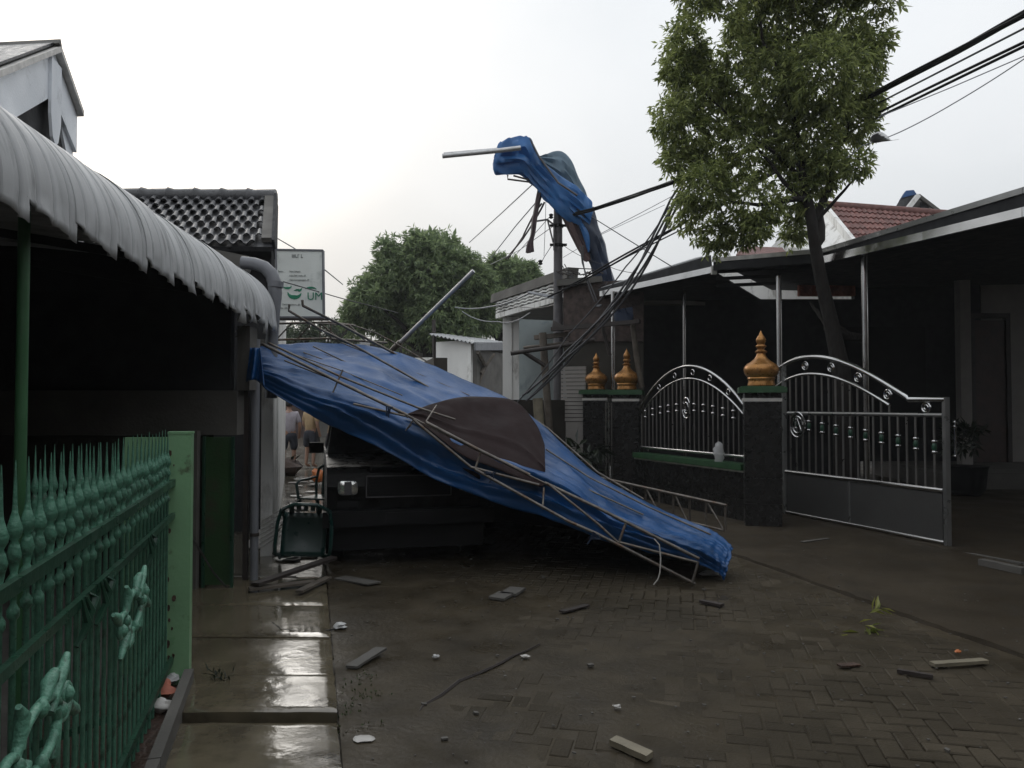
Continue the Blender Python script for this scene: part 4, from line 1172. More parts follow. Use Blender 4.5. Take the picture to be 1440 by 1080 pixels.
MB().bar(P(1157, 288, Y0_ + 1.8), P(1210, 354, Y0_ - 1.8), .1, .22, up=(0, 0, 1)).build("barge_board", M['whitewall'], rh)
MB().prism([P(1035, 358, Y0_ - 1), P(1110, 360, Y0_ - 1.5), P(1100, 348, Y0_), P(1045, 346, Y0_)], (0, 0, -.08)).build("lower_roof", M['tilered'], rh)
MB().prism([P(1080, 352, Y0_ + .5), P(1110, 320, Y0_ + .5), P(1122, 325, Y0_ + .5), P(1100, 356, Y0_ + .5)], (.1, .3, 0)).build("dormer", M['whitewall'], rh)
MB().box(4.5, 12.5, Y0_ + 2.5, Y0_ + 2.7, 0, 5.7).build("rear_wall", M['whitewall'], rh)
tw_ = thing("roof_turret", P(1290, 305, 24), "small gabled turret with blue capped dark roof above the red tiles", "turret")
MB().prism([P(1252, 303, 24), P(1272, 270, 24), P(1284, 268, 24), P(1290, 276, 24), P(1272, 300, 24)], (.2, .5, 0)).build("roof", M['tile'], tw_)
MB().prism([P(1268, 278, 23.9), P(1274, 268, 23.9), P(1285, 267, 23.9), P(1289, 273, 23.9)], (.15, .5, .02)).build("blue_cover", M['tarp'], tw_)
MB().bar(P(1271, 300, 23.8), P(1291, 275, 23.8), .18, .12).build("barge_board", M['whitewall'], tw_)
MB().bar(P(1291, 275, 23.8), P(1324, 300, 23.8), .1, .1).build("barge_board", M['concrete'], tw_)
MB().prism([P(1275, 303, 24), P(1292, 280, 24), P(1318, 300, 24), P(1318, 312, 24), P(1275, 312, 24)], (.05, .3, 0)).build("gable_wall", M['concrete'], tw_)
MB().obox(P(1300, 292, 23.92), (.12, 0, 0), (0, .03, 0), (0, 0, .17)).build("vent", M['ceil'], tw_)

# ---- unseen houses around the camera, added to block sky light; they continue the street
nh = thing("unseen_house", (9, 0, 0), "unseen two storey house next to the carport, added to block light", "house")
MB().box(6.75, 13.5, -9, 6.6, 0, 6.2).build("wall", M['darkwall'], nh)
MB().prism([Vector((6.2, -9.4, 6.0)), Vector((14, -9.4, 6.0)), Vector((10.1, -9.4, 8.2))], (0, 16.4, 0)).build("roof", M['tilered'], nh)
MB().box(6.70, 6.745, 0.5, 2.0, 1.0, 2.3).build("window", M['glass'], nh)
nh = thing("unseen_house", (-6, -5, 0), "unseen two storey house on the fence side, added to block light", "house")
MB().box(-9, -2.6, -12, -1.7, 0, 6.2).build("wall", M['darkwall'], nh)
MB().prism([Vector((-9.5, -12.4, 6.0)), Vector((-2.1, -12.4, 6.0)), Vector((-5.8, -12.4, 8.2))], (0, 11, 0)).build("roof", M['tilered'], nh)
MB().box(-2.595, -2.55, -7, -5.6, 1.0, 2.3).build("window", M['glass'], nh)
nh = thing("unseen_house", (2, -16, 0), "unseen wide house behind the viewpoint, added to block light", "house")
MB().box(-9, 12, -22, -15, 0, 6.5).build("wall", M['darkwall'], nh)
MB().prism([Vector((-9.5, -22.4, 6.3)), Vector((-9.5, -14.5, 6.3)), Vector((-9.5, -18.4, 8.6))], (22, 0, 0)).build("roof", M['tilered'], nh)
MB().box(0, 1.1, -14.995, -14.95, 0.02, 2.1).build("door", M['doorwood'], nh)

# ================================================================== FALLEN TENT
def catmull(pts, n):
    out = []
    for i in range(len(pts) - 1):
        p0 = pts[max(i - 1, 0)]; p1 = pts[i]; p2 = pts[i + 1]; p3 = pts[min(i + 2, len(pts) - 1)]
        for k in range(n):
            t = k / n
            out.append([0.5 * ((2 * b) + (-a + c) * t + (2 * a - 5 * b + 4 * c - d) * t * t + (-a + 3 * b - 3 * c + d) * t ** 3) for a, b, c, d in zip(p0, p1, p2, p3)])
    out.append(list(pts[-1]))
    return out
tent = thing("collapsed_tent", (-0.4, 8.0, 0), "collapsed blue tarpaulin tent with bent frame sloping from the awning down to the street", "tent")
lower = [(372, 546, 7.45), (440, 584, 7.45), (500, 611, 7.45), (560, 643, 7.45), (620, 678, 7.45), (698, 708, 7.42), (767, 728, 7.38), (840, 757, 7.3), (875, 764, 7.25), (930, 780, 7.15), (977, 792, 7.12), (1008, 805, 7.12), (1018, 816, 7.1)]
upper = [(364, 487, 7.45), (410, 482, 8.2), (470, 480, 8.8), (530, 489, 9.0), (590, 508, 9.1), (650, 534, 9.1), (705, 560, 9.0), (770, 605, 8.8), (840, 668, 8.5), (914, 708, 8.2), (965, 732, 7.9), (1008, 751, 7.6), (1031, 772, 7.4)]
lo_ = catmull(lower, 12); up_ = catmull(upper, 12)
NV = 56
def tarp_pt(i, v, wr=True):
    a, b = lo_[i], up_[i]
    u = i / 12
    f = max(0.0, (v - 0.38) / 0.62) ** 1.15
    px = a[0] + (b[0] - a[0]) * v; py = a[1] + (b[1] - a[1]) * v; Y = a[2] + (b[2] - a[2]) * f
    p = P(px, py, Y)
    if wr:
        e = min(1, (len(lo_) - 1 - i) / 34 + .12) * min(1, 0.25 + i / 14)
        d = 0.10 * noise.noise(Vector((u * 0.55, v * 4.2 - u * .22, 2.2))) + 0.045 * noise.noise(Vector((u * 0.9, v * 9 + u * .4, 6.1))) + 0.02 * noise.noise(Vector((u * 3.5, v * 13, 1.1)))
        # a few sharp pulled folds running down the length
        for c_, w_, am in ((0.30, .05, .06), (0.15, .03, .045), (0.46, .025, .035), (0.60, .025, .04), (0.72, .02, .03), (0.86, .02, .03)):
            vv = v - c_ - 0.05 * math.sin(u * 0.8 + c_ * 9)
            d += am * math.exp(-(vv / w_) ** 2)
        p += Vector((0.05, -0.75, 0.5)) * d * e
        if i > len(lo_) - 26:
            k = (i - (len(lo_) - 26)) / 25
            p += Vector((0.012, -0.03, 0.012)) * noise.noise(Vector((u * 5, v * 5, 8))) * k
            p.z = max(p.z, 0.012)
    return p
rows = [[tarp_pt(i, j / NV) for j in range(NV + 1)] for i in range(len(lo_))]
MB().grid(rows).build("tarpaulin", M['tarp'], tent, smooth=True, thick=0.006)
# unseen far slope of the tent roof, added to shade the ground beneath
rows = []
for i in range(30, len(up_)):
    a = tarp_pt(i, 1.0); k = (i - 30) / (len(up_) - 31)
    dY = 2.9 * (1 - .62 * k)
    zb = 1.72 + (-.01 - 1.72) * min(1, max(0, (a.x + 1.75) / .7))
    b = Vector((a.x - .22 * dY, a.y + dY, min(a.z, zb)))
    row = []
    for j in range(17):
        v = j / 16; q = a.lerp(b, v)
        q.z += -.12 * math.sin(math.pi * v) * min(1, q.z) * (0 if a.x < -.9 else 1) + .05 * noise.noise(Vector((i * .1, v * 4, 3))) * math.sin(math.pi * v)
        q.z = max(q.z, -.01)
        row.append(q)
    rows.append(row)
MB().grid(rows).build("far_slope_cloth", M['brown'], tent, smooth=True, thick=0.006)
# hanging corner flap at the left end
rows = []
for i in range(17):
    t = i / 16; row = []
    for j in range(13):
        v = j / 12
        px = (352 + (366 - 352) * t) - 6 * v * (1 - t) + 6 * v * t
        py = 489 + (48 + 9 * t - 7 * math.sin(t * 3.1)) * v
        row.append(P(px, py, 6.78 + .05 * math.sin(t * 9 + v * 2) * (0.3 + v)))
    rows.append(row)
MB().grid(rows).build("corner_flap", M['tarp'], tent, smooth=True, thick=0.006)
# brown cloth thrown over the middle
bc_l = [(570, 585, 7.38), (600, 603, 7.34), (650, 640, 7.30), (690, 656, 7.28), (730, 673, 7.26), (757, 684, 7.26), (767, 681, 7.30)]
bc_u = [(571, 583, 7.40), (598, 571, 7.7), (632, 562, 8.0), (672, 559, 8.3), (722, 563, 8.4), (752, 594, 8.1), (766, 625, 7.8)]
bl_, bu_ = catmull(bc_l, 8), catmull(bc_u, 8)
rows = []
for i in range(len(bl_)):
    row = []
    for j in range(33):
        v = j / 32; a, b = bl_[i], bu_[i]
        p = P(a[0] + (b[0] - a[0]) * v, a[1] + (b[1] - a[1]) * v, a[2] + (b[2] - a[2]) * v ** 1.2)
        d = .03 * noise.noise(Vector((i * .07, v * 3, 3))) + .02 * noise.noise(Vector((i * .16 + v, v * 6, 5))) * v + .035 * math.exp(-((v - .55 + .004 * i) / .035) ** 2)
        row.append(p + Vector((0, -.7, .5)) * d * min(1, i / 6 + .1))
    rows.append(row)
MB().grid(rows).build("brown_cloth", M['brown'], tent, smooth=True, thick=0.005)
mb = MB()
rows = []
for i in range(9):
    t = i / 8; a = (597 + 150 * t, 598 + 78 * t)
    rows.append([P(a[0], a[1] + k * (16 * math.sin(math.pi * t) + 2), 7.42 + .015 * k) for k in range(3)])
MB().grid(rows).build("brown_valance", M['brown'], tent, smooth=True, thick=0.005)
def rod(pts, r=0.013, name="rod", m='rod', n=7):
    return MB().tube([P(x, y, Y) for x, y, Y in pts], r, n).build(name, M[m], tent, smooth=True)
rod([(367, 483, 7.3), (470, 534, 7.25), (573, 584, 7.22)], 0.015, "chord")
rod([(573, 584, 7.22), (668, 632, 7.2), (766, 679, 7.15)], 0.008, "chord")
rod([(766, 679, 7.15), (840, 714, 7.05), (983, 786, 6.95)], 0.016, "chord")
rod([(377, 482, 7.45), (480, 530, 7.5), (587, 573, 7.55), (640, 590, 7.6)], 0.011, "chord")
rod([(497, 568, 7.25), (570, 585, 7.2)], 0.011, "chord")
rod([(400, 507, 7.35), (497, 545, 7.3), (574, 587, 7.25)], 0.008, "rod")
rod([(668, 660, 7.12), (799, 733, 7.0), (840, 751, 6.95), (977, 821, 6.93)], 0.015, "chord")
rod([(581, 590, 7.15), (662, 657, 7.12)], 0.013, "web_rod"); rod([(662, 657, 7.12), (758, 682, 7.15)], 0.013, "web_rod")
rod([(668, 660, 7.12), (677, 633, 7.16)], 0.011, "strut"); rod([(599, 594, 7.14), (672, 632, 7.1), (745, 668, 7.1)], 0.016, "loose_rod")
rod([(765, 686, 7.13), (763, 716, 7.03)], 0.010, "strut"); rod([(770, 680, 7.12), (840, 736, 7.0), (868, 762, 6.97)], 0.012, "web_rod")
rod([(868, 762, 6.97), (981, 791, 6.94)], 0.013, "web_rod"); rod([(880, 736, 7.0), (871, 761, 6.97)], 0.013, "strut"); rod([(982, 790, 6.93), (974, 818, 6.92)], 0.013, "strut")
rod([(579, 597, 7.17), (571, 605, 7.17)], 0.006, "strut"); rod([(581, 591, 7.15), (570, 606, 7.15)], 0.006, "strut"); rod([(614, 570, 7.5), (599, 593, 7.2)], 0.007, "strut")
rod([(482, 520, 7.3), (468, 552, 7.25)], 0.008, "strut")
# upper frame rods
rod([(407, 428, 7.9), (406, 437, 7.9), (450, 463, 8.1), (500, 487, 8.3), (570, 526, 8.5), (640, 566, 8.5)], 0.013, "top_rod")
rod([(425, 422, 8.3), (426, 430, 8.3), (480, 457, 8.7), (560, 500, 9.0), (640, 533, 9.1), (712, 562, 9.0)], 0.015, "top_rod")
rod([(445, 455, 8.9), (495, 457, 9.0), (528, 468, 9.1), (555, 482, 9.2), (600, 508, 9.2)], 0.008, "top_rod")
rod([(480, 482, 8.7), (560, 514, 8.8), (660, 556, 8.7)], 0.007, "top_rod"); rod([(440, 487, 8.2), (500, 516, 8.3), (590, 562, 8.1)], 0.008, "top_rod")
rod([(540, 494, 9.0), (620, 524, 9.1), (700, 556, 9.1), (770, 602, 8.85), (840, 664, 8.55), (905, 702, 8.25)], 0.012, "top_rod")
for yy_ in (0, 1, 2):
    rod([(395 + 30 * yy_, 492 + 3 * yy_, 7.95 + .2 * yy_), (480 + 30 * yy_, 521 + 4 * yy_, 7.9 + .2 * yy_), (566 + 30 * yy_, 556 + 5 * yy_, 7.85 + .2 * yy_)], 0.006, "top_rod")
rod([(768, 632, 8.2), (830, 672, 7.85), (910, 712, 7.6), (1000, 752, 7.4)], 0.009, "top_rod")
rod([(767, 655, 7.75), (830, 690, 7.55), (905, 724, 7.4)], 0.009, "top_rod")
# flat truss across the alley mouth
Yt = 8.95
rod([(392, 455, Yt), (462, 453, Yt), (500, 458, Yt + .1)], 0.013, "truss_chord"); rod([(385, 478, Yt), (460, 476, Yt), (545, 482, Yt + .1)], 0.013, "truss_chord")
for a, b in (((388, 478), (410, 455)), ((418, 477), (436, 457)), ((450, 455), (450, 477)), ((452, 456), (478, 477)), ((478, 477), (492, 458)), ((492, 458), (515, 480)), ((465, 455), (465, 476))):
    rod([(*a, Yt), (*b, Yt)], 0.009, "truss_web")
# ties
for (px, py, Y) in ((552, 574, 7.2), (690, 663, 7.1), (836, 752, 6.93)):
    mb = MB()
    for k in range(5):
        c = P(px + rng.uniform(-5, 5), py + rng.uniform(-3, 3), Y)
        mb.tube([c, c + Vector((rng.uniform(-.05, .05), -.01, rng.uniform(-.05, .02))), c + Vector((rng.uniform(-.06, .06), 0, rng.uniform(-.1, .0)))], 0.007, 5)
    mb.build("tie_knot", M['tarpnavy'], tent)
MB().tube([P(x, y, 6.92) for x, y in ((920, 758), (927, 766), (929, 785), (928, 805), (925, 815), (919, 822))], .006, 5).build("rope_end", M['trimwhite'], tent, smooth=True)

pl = thing("tent_pole", P(552, 492, 9.3), "straight grey tent pole sticking up at a slant behind the blue tarp", "pole")
MB().tube([P(540, 504, 9.4), P(666, 381, 8.8)], .024, 10).build("tube", M['rodlight'], pl, smooth=True)
MB().tube([P(546, 498, 9.36), P(563, 481, 9.28)], .033, 10).build("sleeve", M['rod'], pl, smooth=True)

tf = thing("fallen_truss", P(940, 740, 9), "silver tent truss lying against the foot of the black tiled wall", "truss")
def TY(px): return 10.6 + (9.15 - 10.6) * (px - 849) / 172
def trod(a, b, r, name):
    MB().tube([P(a[0], a[1], TY(a[0])), P(b[0], b[1], TY(b[0]))], r, 7).build(name, M['rod'], tf, smooth=True)
trod((835, 670), (1022, 711), .019, "chord"); trod((880, 712), (1018, 746), .015, "chord")
for x, y0, y1 in ((888, 682, 714), (908, 686, 719), (927, 690, 724), (947, 695, 729), (970, 700, 735), (993, 705, 740), (1020, 711, 746)):
    trod((x, y0), (x, y1), .014, "strut")
for a, b in (((870, 678), (888, 712)), ((909, 688), (927, 722)), ((949, 696), (966, 732)), ((995, 707), (1017, 744))):
    trod(a, b, .013, "web_rod")

# ================================================================== UTILITY POLE AND WRAPPED TARP
YP = 15.6
up = thing("utility_pole", (P(785, 500, YP).x, YP, 0), "dark steel utility pole with blue tarp snagged at its top", "utility pole")
x_ = P(785, 500, YP).x
MB().tube([(x_, YP, 0), (x_, YP, 3.2), (x_, YP, 5.75)], [.1, .094, .085], 16).build("shaft", M['pole'], up, smooth=True)
for py in (318, 345):
    c = P(785, py, YP)
    MB().tube([c - Vector((0, 0, .03)), c + Vector((0, 0, .03))], .105, 16).build("clamp", M['black'], up, smooth=True)
    MB().tube([c + Vector((-.17, -.05, 0)), c + Vector((.17, -.05, 0))], .028, 6).build("bolt", M['black'], up)
MB().bar(P(779, 308, YP - .12), P(779, 352, YP - .12), .03).build("bracket_bar", M['pole'], up)
for a, b in (((770, 309), (780, 317)), ((770, 309), (778, 341)), ((755, 311), (771, 308.5))):
    MB().bar(P(*a, YP - .12), P(*b, YP - .12), .03).build("bracket_arm", M['pole'], up)
for px, py in ((775, 304), (760, 369)):
    MB().lathe([(.02, -.05), (.05, -.03), (.03, 0), (.05, .03), (.02, .05)], P(px, py, YP - .1), 8).build("insulator", M['black'], up, smooth=True)

def loft(pairs, Y0, depth=.55, crumple=.03, seed=0, sub=7, n=22):
    L_ = catmull([p[0] for p in pairs], sub); U_ = catmull([p[1] for p in pairs], sub)
    rows = []
    for i, (a, b) in enumerate(zip(L_, U_)):
        A = P(a[0], a[1], Y0); B = P(b[0], b[1], Y0); c = (A + B) / 2; h = (B - A) / 2; dp = Vector((0, max(.1, h.length * depth), 0))
        row = []
        for k in range(n + 1):
            t = 2 * math.pi * (k % n) / n
            tw = t + i * .015; d = crumple * (.7 * noise.noise(Vector((i * .05 + seed, math.cos(tw) * 1.6, math.sin(tw) * 1.6))) - 2.4 * abs(noise.noise(Vector((i * .022 + seed * 2, math.cos(tw) * 2.8, math.sin(tw) * 2.8)))) + .5)
            q = h * math.cos(t) - dp * math.sin(t)
            row.append(c + q * (1 + d / max(.12, q.length)))
        rows.append(row)
    mb = MB().grid(rows)
    mb.f.append(tuple(range(n))); m = (len(rows) - 1) * (n + 1); mb.f.append(tuple(range(m, m + n)))
    return mb
bcl = loft([((866, 436), (888, 432)), ((868, 446), (892, 442)), ((872, 456), (890, 458))], 14.2, .5, .08, 5, 6, 16).build("blue_cloth", M['tarpnavy'], None, smooth=True)
tag(bcl, "small bundle of dark blue cloth hanging under the left canopy edge", "cloth")
wt = thing("snagged_tarp", P(770, 290, YP), "torn blue tarpaulin twisted over the top of the utility pole and cables", "tarpaulin")
YT = YP - .25
loft([((694, 226), (701, 203)), ((696, 243), (712, 199)), ((713, 246), (730, 194)), ((732, 249), (745, 195)), ((752, 264), (754, 218)), ((773, 287), (776, 240)), ((793, 304), (806, 262)), ((811, 315), (828, 283)), ((827, 326), (833, 300))], YT, .5, .10, 3, 9, 34).build("blue_sheet", M['tarpthin'], wt, smooth=True)
loft([((752, 226), (757, 221)), ((763, 240), (772, 216)), ((780, 258), (789, 213)), ((797, 274), (802, 225)), ((809, 288), (813, 250)), ((817, 296), (823, 270)), ((824, 302), (830, 297))], YT + .35, .35, .05, 11, 8, 28).build("grey_sheet", M['tarpgrey'], wt, smooth=True)
loft([((797, 300), (833, 292)), ((808, 320), (838, 313)), ((819, 345), (847, 337)), ((830, 372), (855, 364)), ((837, 395), (862, 389)), ((841, 405), (865, 400))], YT + .1, .8, .06, 17, 7, 24).build("navy_roll", M['tarpnavy'], wt, smooth=True)
loft([((787, 298), (803, 297)), ((797, 318), (812, 316)), ((808, 340), (822, 338)), ((815, 356), (828, 353)), ((822, 368), (832, 366))], YT + .05, .7, .05, 23, 6, 16).build("inner_cloth", M['tarpinner'], wt, smooth=True)
loft([((814, 316), (819, 315)), ((819, 330), (827, 328)), ((824, 345), (829, 342)), ((827, 355), (829, 354))], YT - .05, .5, .04, 29, 5, 14).build("highlight_strip", M['tarpthin'], wt, smooth=True)  # lighter blue strip shaped in as a highlight on the tarp
loft([((757, 264), (766, 262)), ((753, 285), (760, 284)), ((748, 310), (756, 309)), ((746, 330), (753, 328)), ((741, 345), (750, 340)), ((739, 356), (751, 354))], YT + .1, .7, .05, 31, 6, 14).build("hanging_strip", M['darkcloth'], wt, smooth=True)
MB().tube([P(622, 219.5, YT - .55), P(700, 212, YT - .5), P(732, 208, YT - .45)], .045, 10).build("pole_tube", M['rodlight'], wt, smooth=True)
MB().tube([P(624, 216, YT - .5), P(700, 209.5, YT - .45)], .025, 8).build("pole_tube", M['rodlight'], wt, smooth=True)
for pts in (((714, 246), (714, 252), (745, 256)), ((722, 247), (744, 253))):
    MB().tube([P(x, y, YT) for x, y in pts], .018, 6).build("frame_rod", M['rod'], wt)
MB().tube([P(745, 195, YT - .1), P(757, 219, YT - .1), P(785, 257, YT - .25), P(812, 275, YT - .2)], .022, 6).build("frame_rod", M['pole'], wt, smooth=True)

# ================================================================== CABLES
def sagline(a, b, sag, n=14):
    return [a.lerp(b, t / n) - Vector((0, 0, sag * 4 * (t / n) * (1 - t / n))) for t in range(n + 1)]
def cable(pts, r, label, m='wire', strands=1, spread=.05, sag=0.0, group=None):
    """pts: (px,py,Y) survey points joined by slightly sagging spans"""
    W = [P(*p) for p in pts]
    t = thing("cable", W[0], label, "cable", group)
    for s in range(strands):
        a0 = rng.uniform(-.4, .4) + s * 6.283 / strands; line = []
        for i in range(len(W) - 1):
            seg = sagline(W[i], W[i + 1], sag, 16)
            line += seg if i == 0 else seg[1:]
        if strands > 1:
            line = [p + Vector((math.cos(a0 + k * .07), .3 * math.sin(a0 + k * .09), math.sin(a0 + k * .07))) * spread * (0.9 + .5 * noise.noise(Vector((k * .05, s, 1)))) for k, p in enumerate(line)]
        MB().tube(line, r, 6).build("strand", M[m], t, smooth=True)
    return t
cable([(800, 303, 15.4), (832, 295, 14.8), (890, 276, 13.8), (950, 255, 12.8), (1200, 148, 11.4), (1330, 80, 9.4), (1440, 20, 8.1), (1700, -160, 6.6)], .019, "thick twisted black cable bundle, highest one crossing the top right sky", 'black', 4, .026)
cable([(772, 417, 15.5), (820, 393, 14.9), (880, 359, 14.0), (965, 312, 12.9), (1215, 172, 11.4), (1440, 62, 8.3), (1700, -60, 6.8)], .017, "pair of black cables just under the thickest bundle at top right", 'black', 2, .028)
cable([(790, 412, 15.5), (880, 362, 14.1), (968, 318, 13.0), (1210, 158, 11.4), (1440, 40, 8.2), (1700, -110, 6.7)], .012, "single thin black cable running between the two heavy bundles")
cable([(740, 558, 13.6), (800, 498, 13.2), (856, 440, 12.9), (905, 370, 12.6), (948, 283, 12.2), (1000, 190, 12.0)], .018, "bundle of slack cables dropping steeply from the tree to the timber posts", 'wire', 4, .075, 0.03)
cable([(722, 572, 14.0), (800, 470, 13.6), (880, 375, 13.2), (942, 290, 12.5)], .012, "single slack cable dropping beside the steep bundle", 'wire', 1, 0, .05)
cable([(744, 411, 16.5), (778, 418, 15.8), (812, 425, 15.4), (845, 430, 15.0)], .022, "pale sagging cable from the lattice eave to the left canopy", 'wirelight', 2, .02)
cable([(640, 432, 24), (690, 431, 20), (744, 412, 16.5)], .02, "pale cable running left from the lattice eave past the mango tree", 'wirelight', 1, 0, .05)
cable([(650, 438, 24), (700, 452, 20), (745, 440, 16.8)], .014, "drooping pale cable below the lattice eave", 'wirelight', 1, 0, .1)
cable([(832, 305, 15.0), (880, 335, 14), (945, 375, 13)], .009, "thin service wire sloping down right from the snagged tarp to the canopy roof")
cable([(660, 341, 24), (705, 300, 19), (748, 260, 15.6)], .013, "uppermost thin wire running left and down from the wrapped tarp", 'wirelight')
cable([(690, 363, 22), (725, 318, 18), (755, 283, 15.6)], .013, "second thin wire down left from the wrapped tarp", 'wirelight')
cable([(713, 364, 20), (735, 335, 17.5), (752, 304, 15.7), (764, 285, 15.6)], .02, "ragged dark wire with hanging tape left of the pole", 'darkcloth', 2, .04)
cable([(722, 362, 20), (748, 333, 17.5), (772, 306, 15.6)], .008, "fine wire reaching the pole bracket from the left", 'wirelight')
cable([(757, 378, 17), (765, 362, 16.4), (778, 342, 15.7)], .008, "short fine wire rising to the lower pole clamp", 'wirelight')
cable([(792, 345, 15.6), (850, 372, 15.2), (905, 384, 14.6)], .006, "fine wire from the lower pole clamp to the left canopy roof", 'wire', 1, 0, .05)
cable([(778, 318, 15.6), (730, 352, 18), (690, 372, 21)], .008, "fine wire from the upper pole clamp down to the far trees", 'wirelight', 1)
cable([(792, 372, 15.6), (826, 402, 15.3), (852, 396, 14.9)], .009, "slack loop of wire between the pole and the navy roll foot", 'wire', 2, .03, .12)
cable([(690, 424, 20), (740, 432, 17.5), (780, 428, 15.7)], .009, "thin sagging wire across the lattice eave to the pole", 'wire', 1, 0, .04)
cable([(842, 330, 15), (900, 300, 14), (945, 276, 13)], .006, "faint wire rising right from the navy roll to the tree", 'wirelight')
cable([(792, 362, 15.6), (845, 330, 15.5), (935, 288, 15)], .005, "faintest straight wire from the pole toward the tree", 'wirelight')
cable([(768, 268, 15.5), (767, 310, 15.6), (765, 360, 15.8)], .006, "hair thin wire hanging straight down beside the pole", 'wirelight')
cable([(818, 345, 15.0), (819, 368, 15), (825, 392, 14.9), (838, 424, 14.8)], .013, "looped loose wire hanging below the navy tarp roll", 'wire', 2, .03)
cable([(1190, 222, 10.2), (1212, 205, 9.9), (1265, 186, 9.3), (1340, 146, 8.7), (1440, 83, 8.0), (1700, -90, 6.6)], .006, "thin pale wire carrying a white plastic scrap at right", 'wirelight', 1, 0, .01)
cable([(1235, 165, 9.9), (1340, 122, 9.0), (1440, 79, 8.25), (1700, -45, 6.8)], .006, "faint pale wire just beneath the black cable pair", 'wirelight', 1)
cable([(388, 334, 11), (412, 348, 10.5), (455, 378, 10.0), (482, 400, 14)], .008, "thin wire from the tiled roof corner behind the signboard", 'wirelight')
cable([(398, 396, 8.4), (440, 408, 8.6), (482, 420, 9.4), (560, 440, 12)], .006, "thin dark wire crossing the face of the signboard")
cable([(238, 706, 4.6), (262, 742, 5.2), (300, 805, 6.3), (318, 826, 6.7)], .008, "black cord hanging off the green gate post down to the ground")
cable([(360, 836, 6.62), (372, 868, 5.85), (395, 885, 5.52), (440, 890, 5.45), (470, 885, 5.52)], .006, "thin black wire lying curled on the wet slabs", 'black')
wsc = MB()
cw = P(1240, 192, 9.45)
rows = []
for i in range(15):
    u = i / 14; row = []
    for j in range(9):
        v = j / 8
        px = 1224 + 40 * u; py = 202 - 6 * u - 18 * v * math.sin(math.pi * min(1, u * 1.25 + .1)) ** .7 * (1 - .55 * u)
        row.append(P(px, py, 9.45 + .10 * math.sin(v * 4 + u * 5) + .05 * noise.noise(Vector((u * 5, v * 4, 2)))))
    rows.append(row)
tag(wsc.grid(rows).build("plastic_scrap", M['white'], None, smooth=True, thick=.004), "torn white plastic scrap snagged on the thin wire beside the tree", "plastic scrap")

# ================================================================== TREES
def leaf_cloud(clumps, n, ln, wd, m, name, parent, seed, droop=.5, shell=.55, kind="stuff", twig=False):
    rg = random.Random(seed); mb = MB()
    wts = [c[1] ** 2 for c in clumps]
    V = []; Fc = []
    while n > 0:
        c, r = rg.choices(clumps, wts)[0]
        # a sprig: several leaves fan out of one twig end
        d = Vector((rg.gauss(0, 1), rg.gauss(0, 1), rg.gauss(0, 1))).normalized()
        rr = r * (shell + (1 - shell) * rg.random()) * (1 + .18 * noise.noise(d * 2.3 + c))
        base = c + d * rr
        hold = noise.noise(base * 1.15 + Vector((seed, 0, 0)))
        if hold < -0.33: continue
        k_ = rg.randint(4, 7)
        ax = (d + Vector((rg.gauss(0, .5), rg.gauss(0, .5), rg.gauss(0, .4) - droop * .6))).normalized()
        u, v = perp(ax)
        for k in range(k_):
            a = k * 2.4 + rg.random()
            dirn = (ax * .7 + (u * math.cos(a) + v * math.sin(a)) * .8 + Vector((0, 0, -droop))).normalized()
            L_ = ln * rg.uniform(.7, 1.25); W_ = wd * rg.uniform(.8, 1.2)
            side = dirn.cross(Vector((rg.gauss(0, .6), rg.gauss(0, .6), 1))).normalized()
            nrm_ = side.cross(dirn)
            p0 = base + ax * rg.uniform(-.06, .06); mid = p0 + dirn * L_ * .5 + nrm_ * L_ * .06; tip = p0 + dirn * L_ - nrm_ * L_ * .05
            i0 = len(V)
            V += [p0, mid + side * W_ * .5, mid - side * W_ * .5, tip]
            Fc += [(i0, i0 + 1, i0 + 3, i0 + 2)]
            n -= 1
    mb.v = V; mb.f = Fc
    return mb.build(name, m, parent, kind=kind)
def limb(mb, a, b, r0, r1, seed, n=7, wob=.08):
    pts = []
    for k in range(n + 1):
        t = k / n; p = a.lerp(b, t)
        if 0 < k < n: p += Vector((noise.noise(Vector((t * 3, seed, 0))), noise.noise(Vector((t * 3, seed, 5))), noise.noise(Vector((t * 3, seed, 9))))) * wob * (b - a).length
        pts.append(p)
    mb.tube(pts, [r0 + (r1 - r0) * k / n for k in range(n + 1)], 8)
    return pts
YTc = 10.95
st_ = thing("street_tree", (P(1185, 540, YTc).x, YTc, 0), "leafy green tree with a leaning dark trunk rising through the carport edge", "tree")
mb = MB()
tb = P(1190, 620, 11.0); tb.z = 0.0
t1 = [tb, P(1183, 520, 11.0), P(1168, 450, 10.95), P(1155, 395, 10.9), P(1146, 345, 10.8), P(1140, 300, 10.8), P(1128, 250, 10.9), P(1120, 190, 10.95), P(1112, 120, 11.0), P(1108, 40, 11.0)]
mb.tube(t1, [.17, .125, .10, .088, .08, .072, .062, .05, .036, .022], 12)
limb(mb, P(1146, 345, 10.8), P(1165, 250, 10.9), .08, .04, 1); limb(mb, P(1165, 250, 10.9), P(1205, 120, 11.2), .045, .015, 2)
limb(mb, P(1140, 300, 10.8), P(1060, 200, 11.0), .04, .015, 3); limb(mb, P(1128, 250, 10.9), P(990, 130, 11.0), .03, .012, 4)
limb(mb, P(1120, 190, 10.95), P(1070, 30, 10.7), .045, .015, 5); limb(mb, P(1118, 180, 10.95), P(1180, 20, 11.4), .045, .012, 6)
limb(mb, P(1135, 280, 10.8), P(1010, 290, 10.5), .045, .012, 7); limb(mb, P(1150, 310, 10.8), P(1215, 235, 10.6), .03, .01, 8)
limb(mb, P(1165, 460, 10.95), P(1215, 480, 11.4), .09, .05, 9); limb(mb, P(1172, 470, 10.95), P(1140, 425, 11.3), .05, .02, 10)
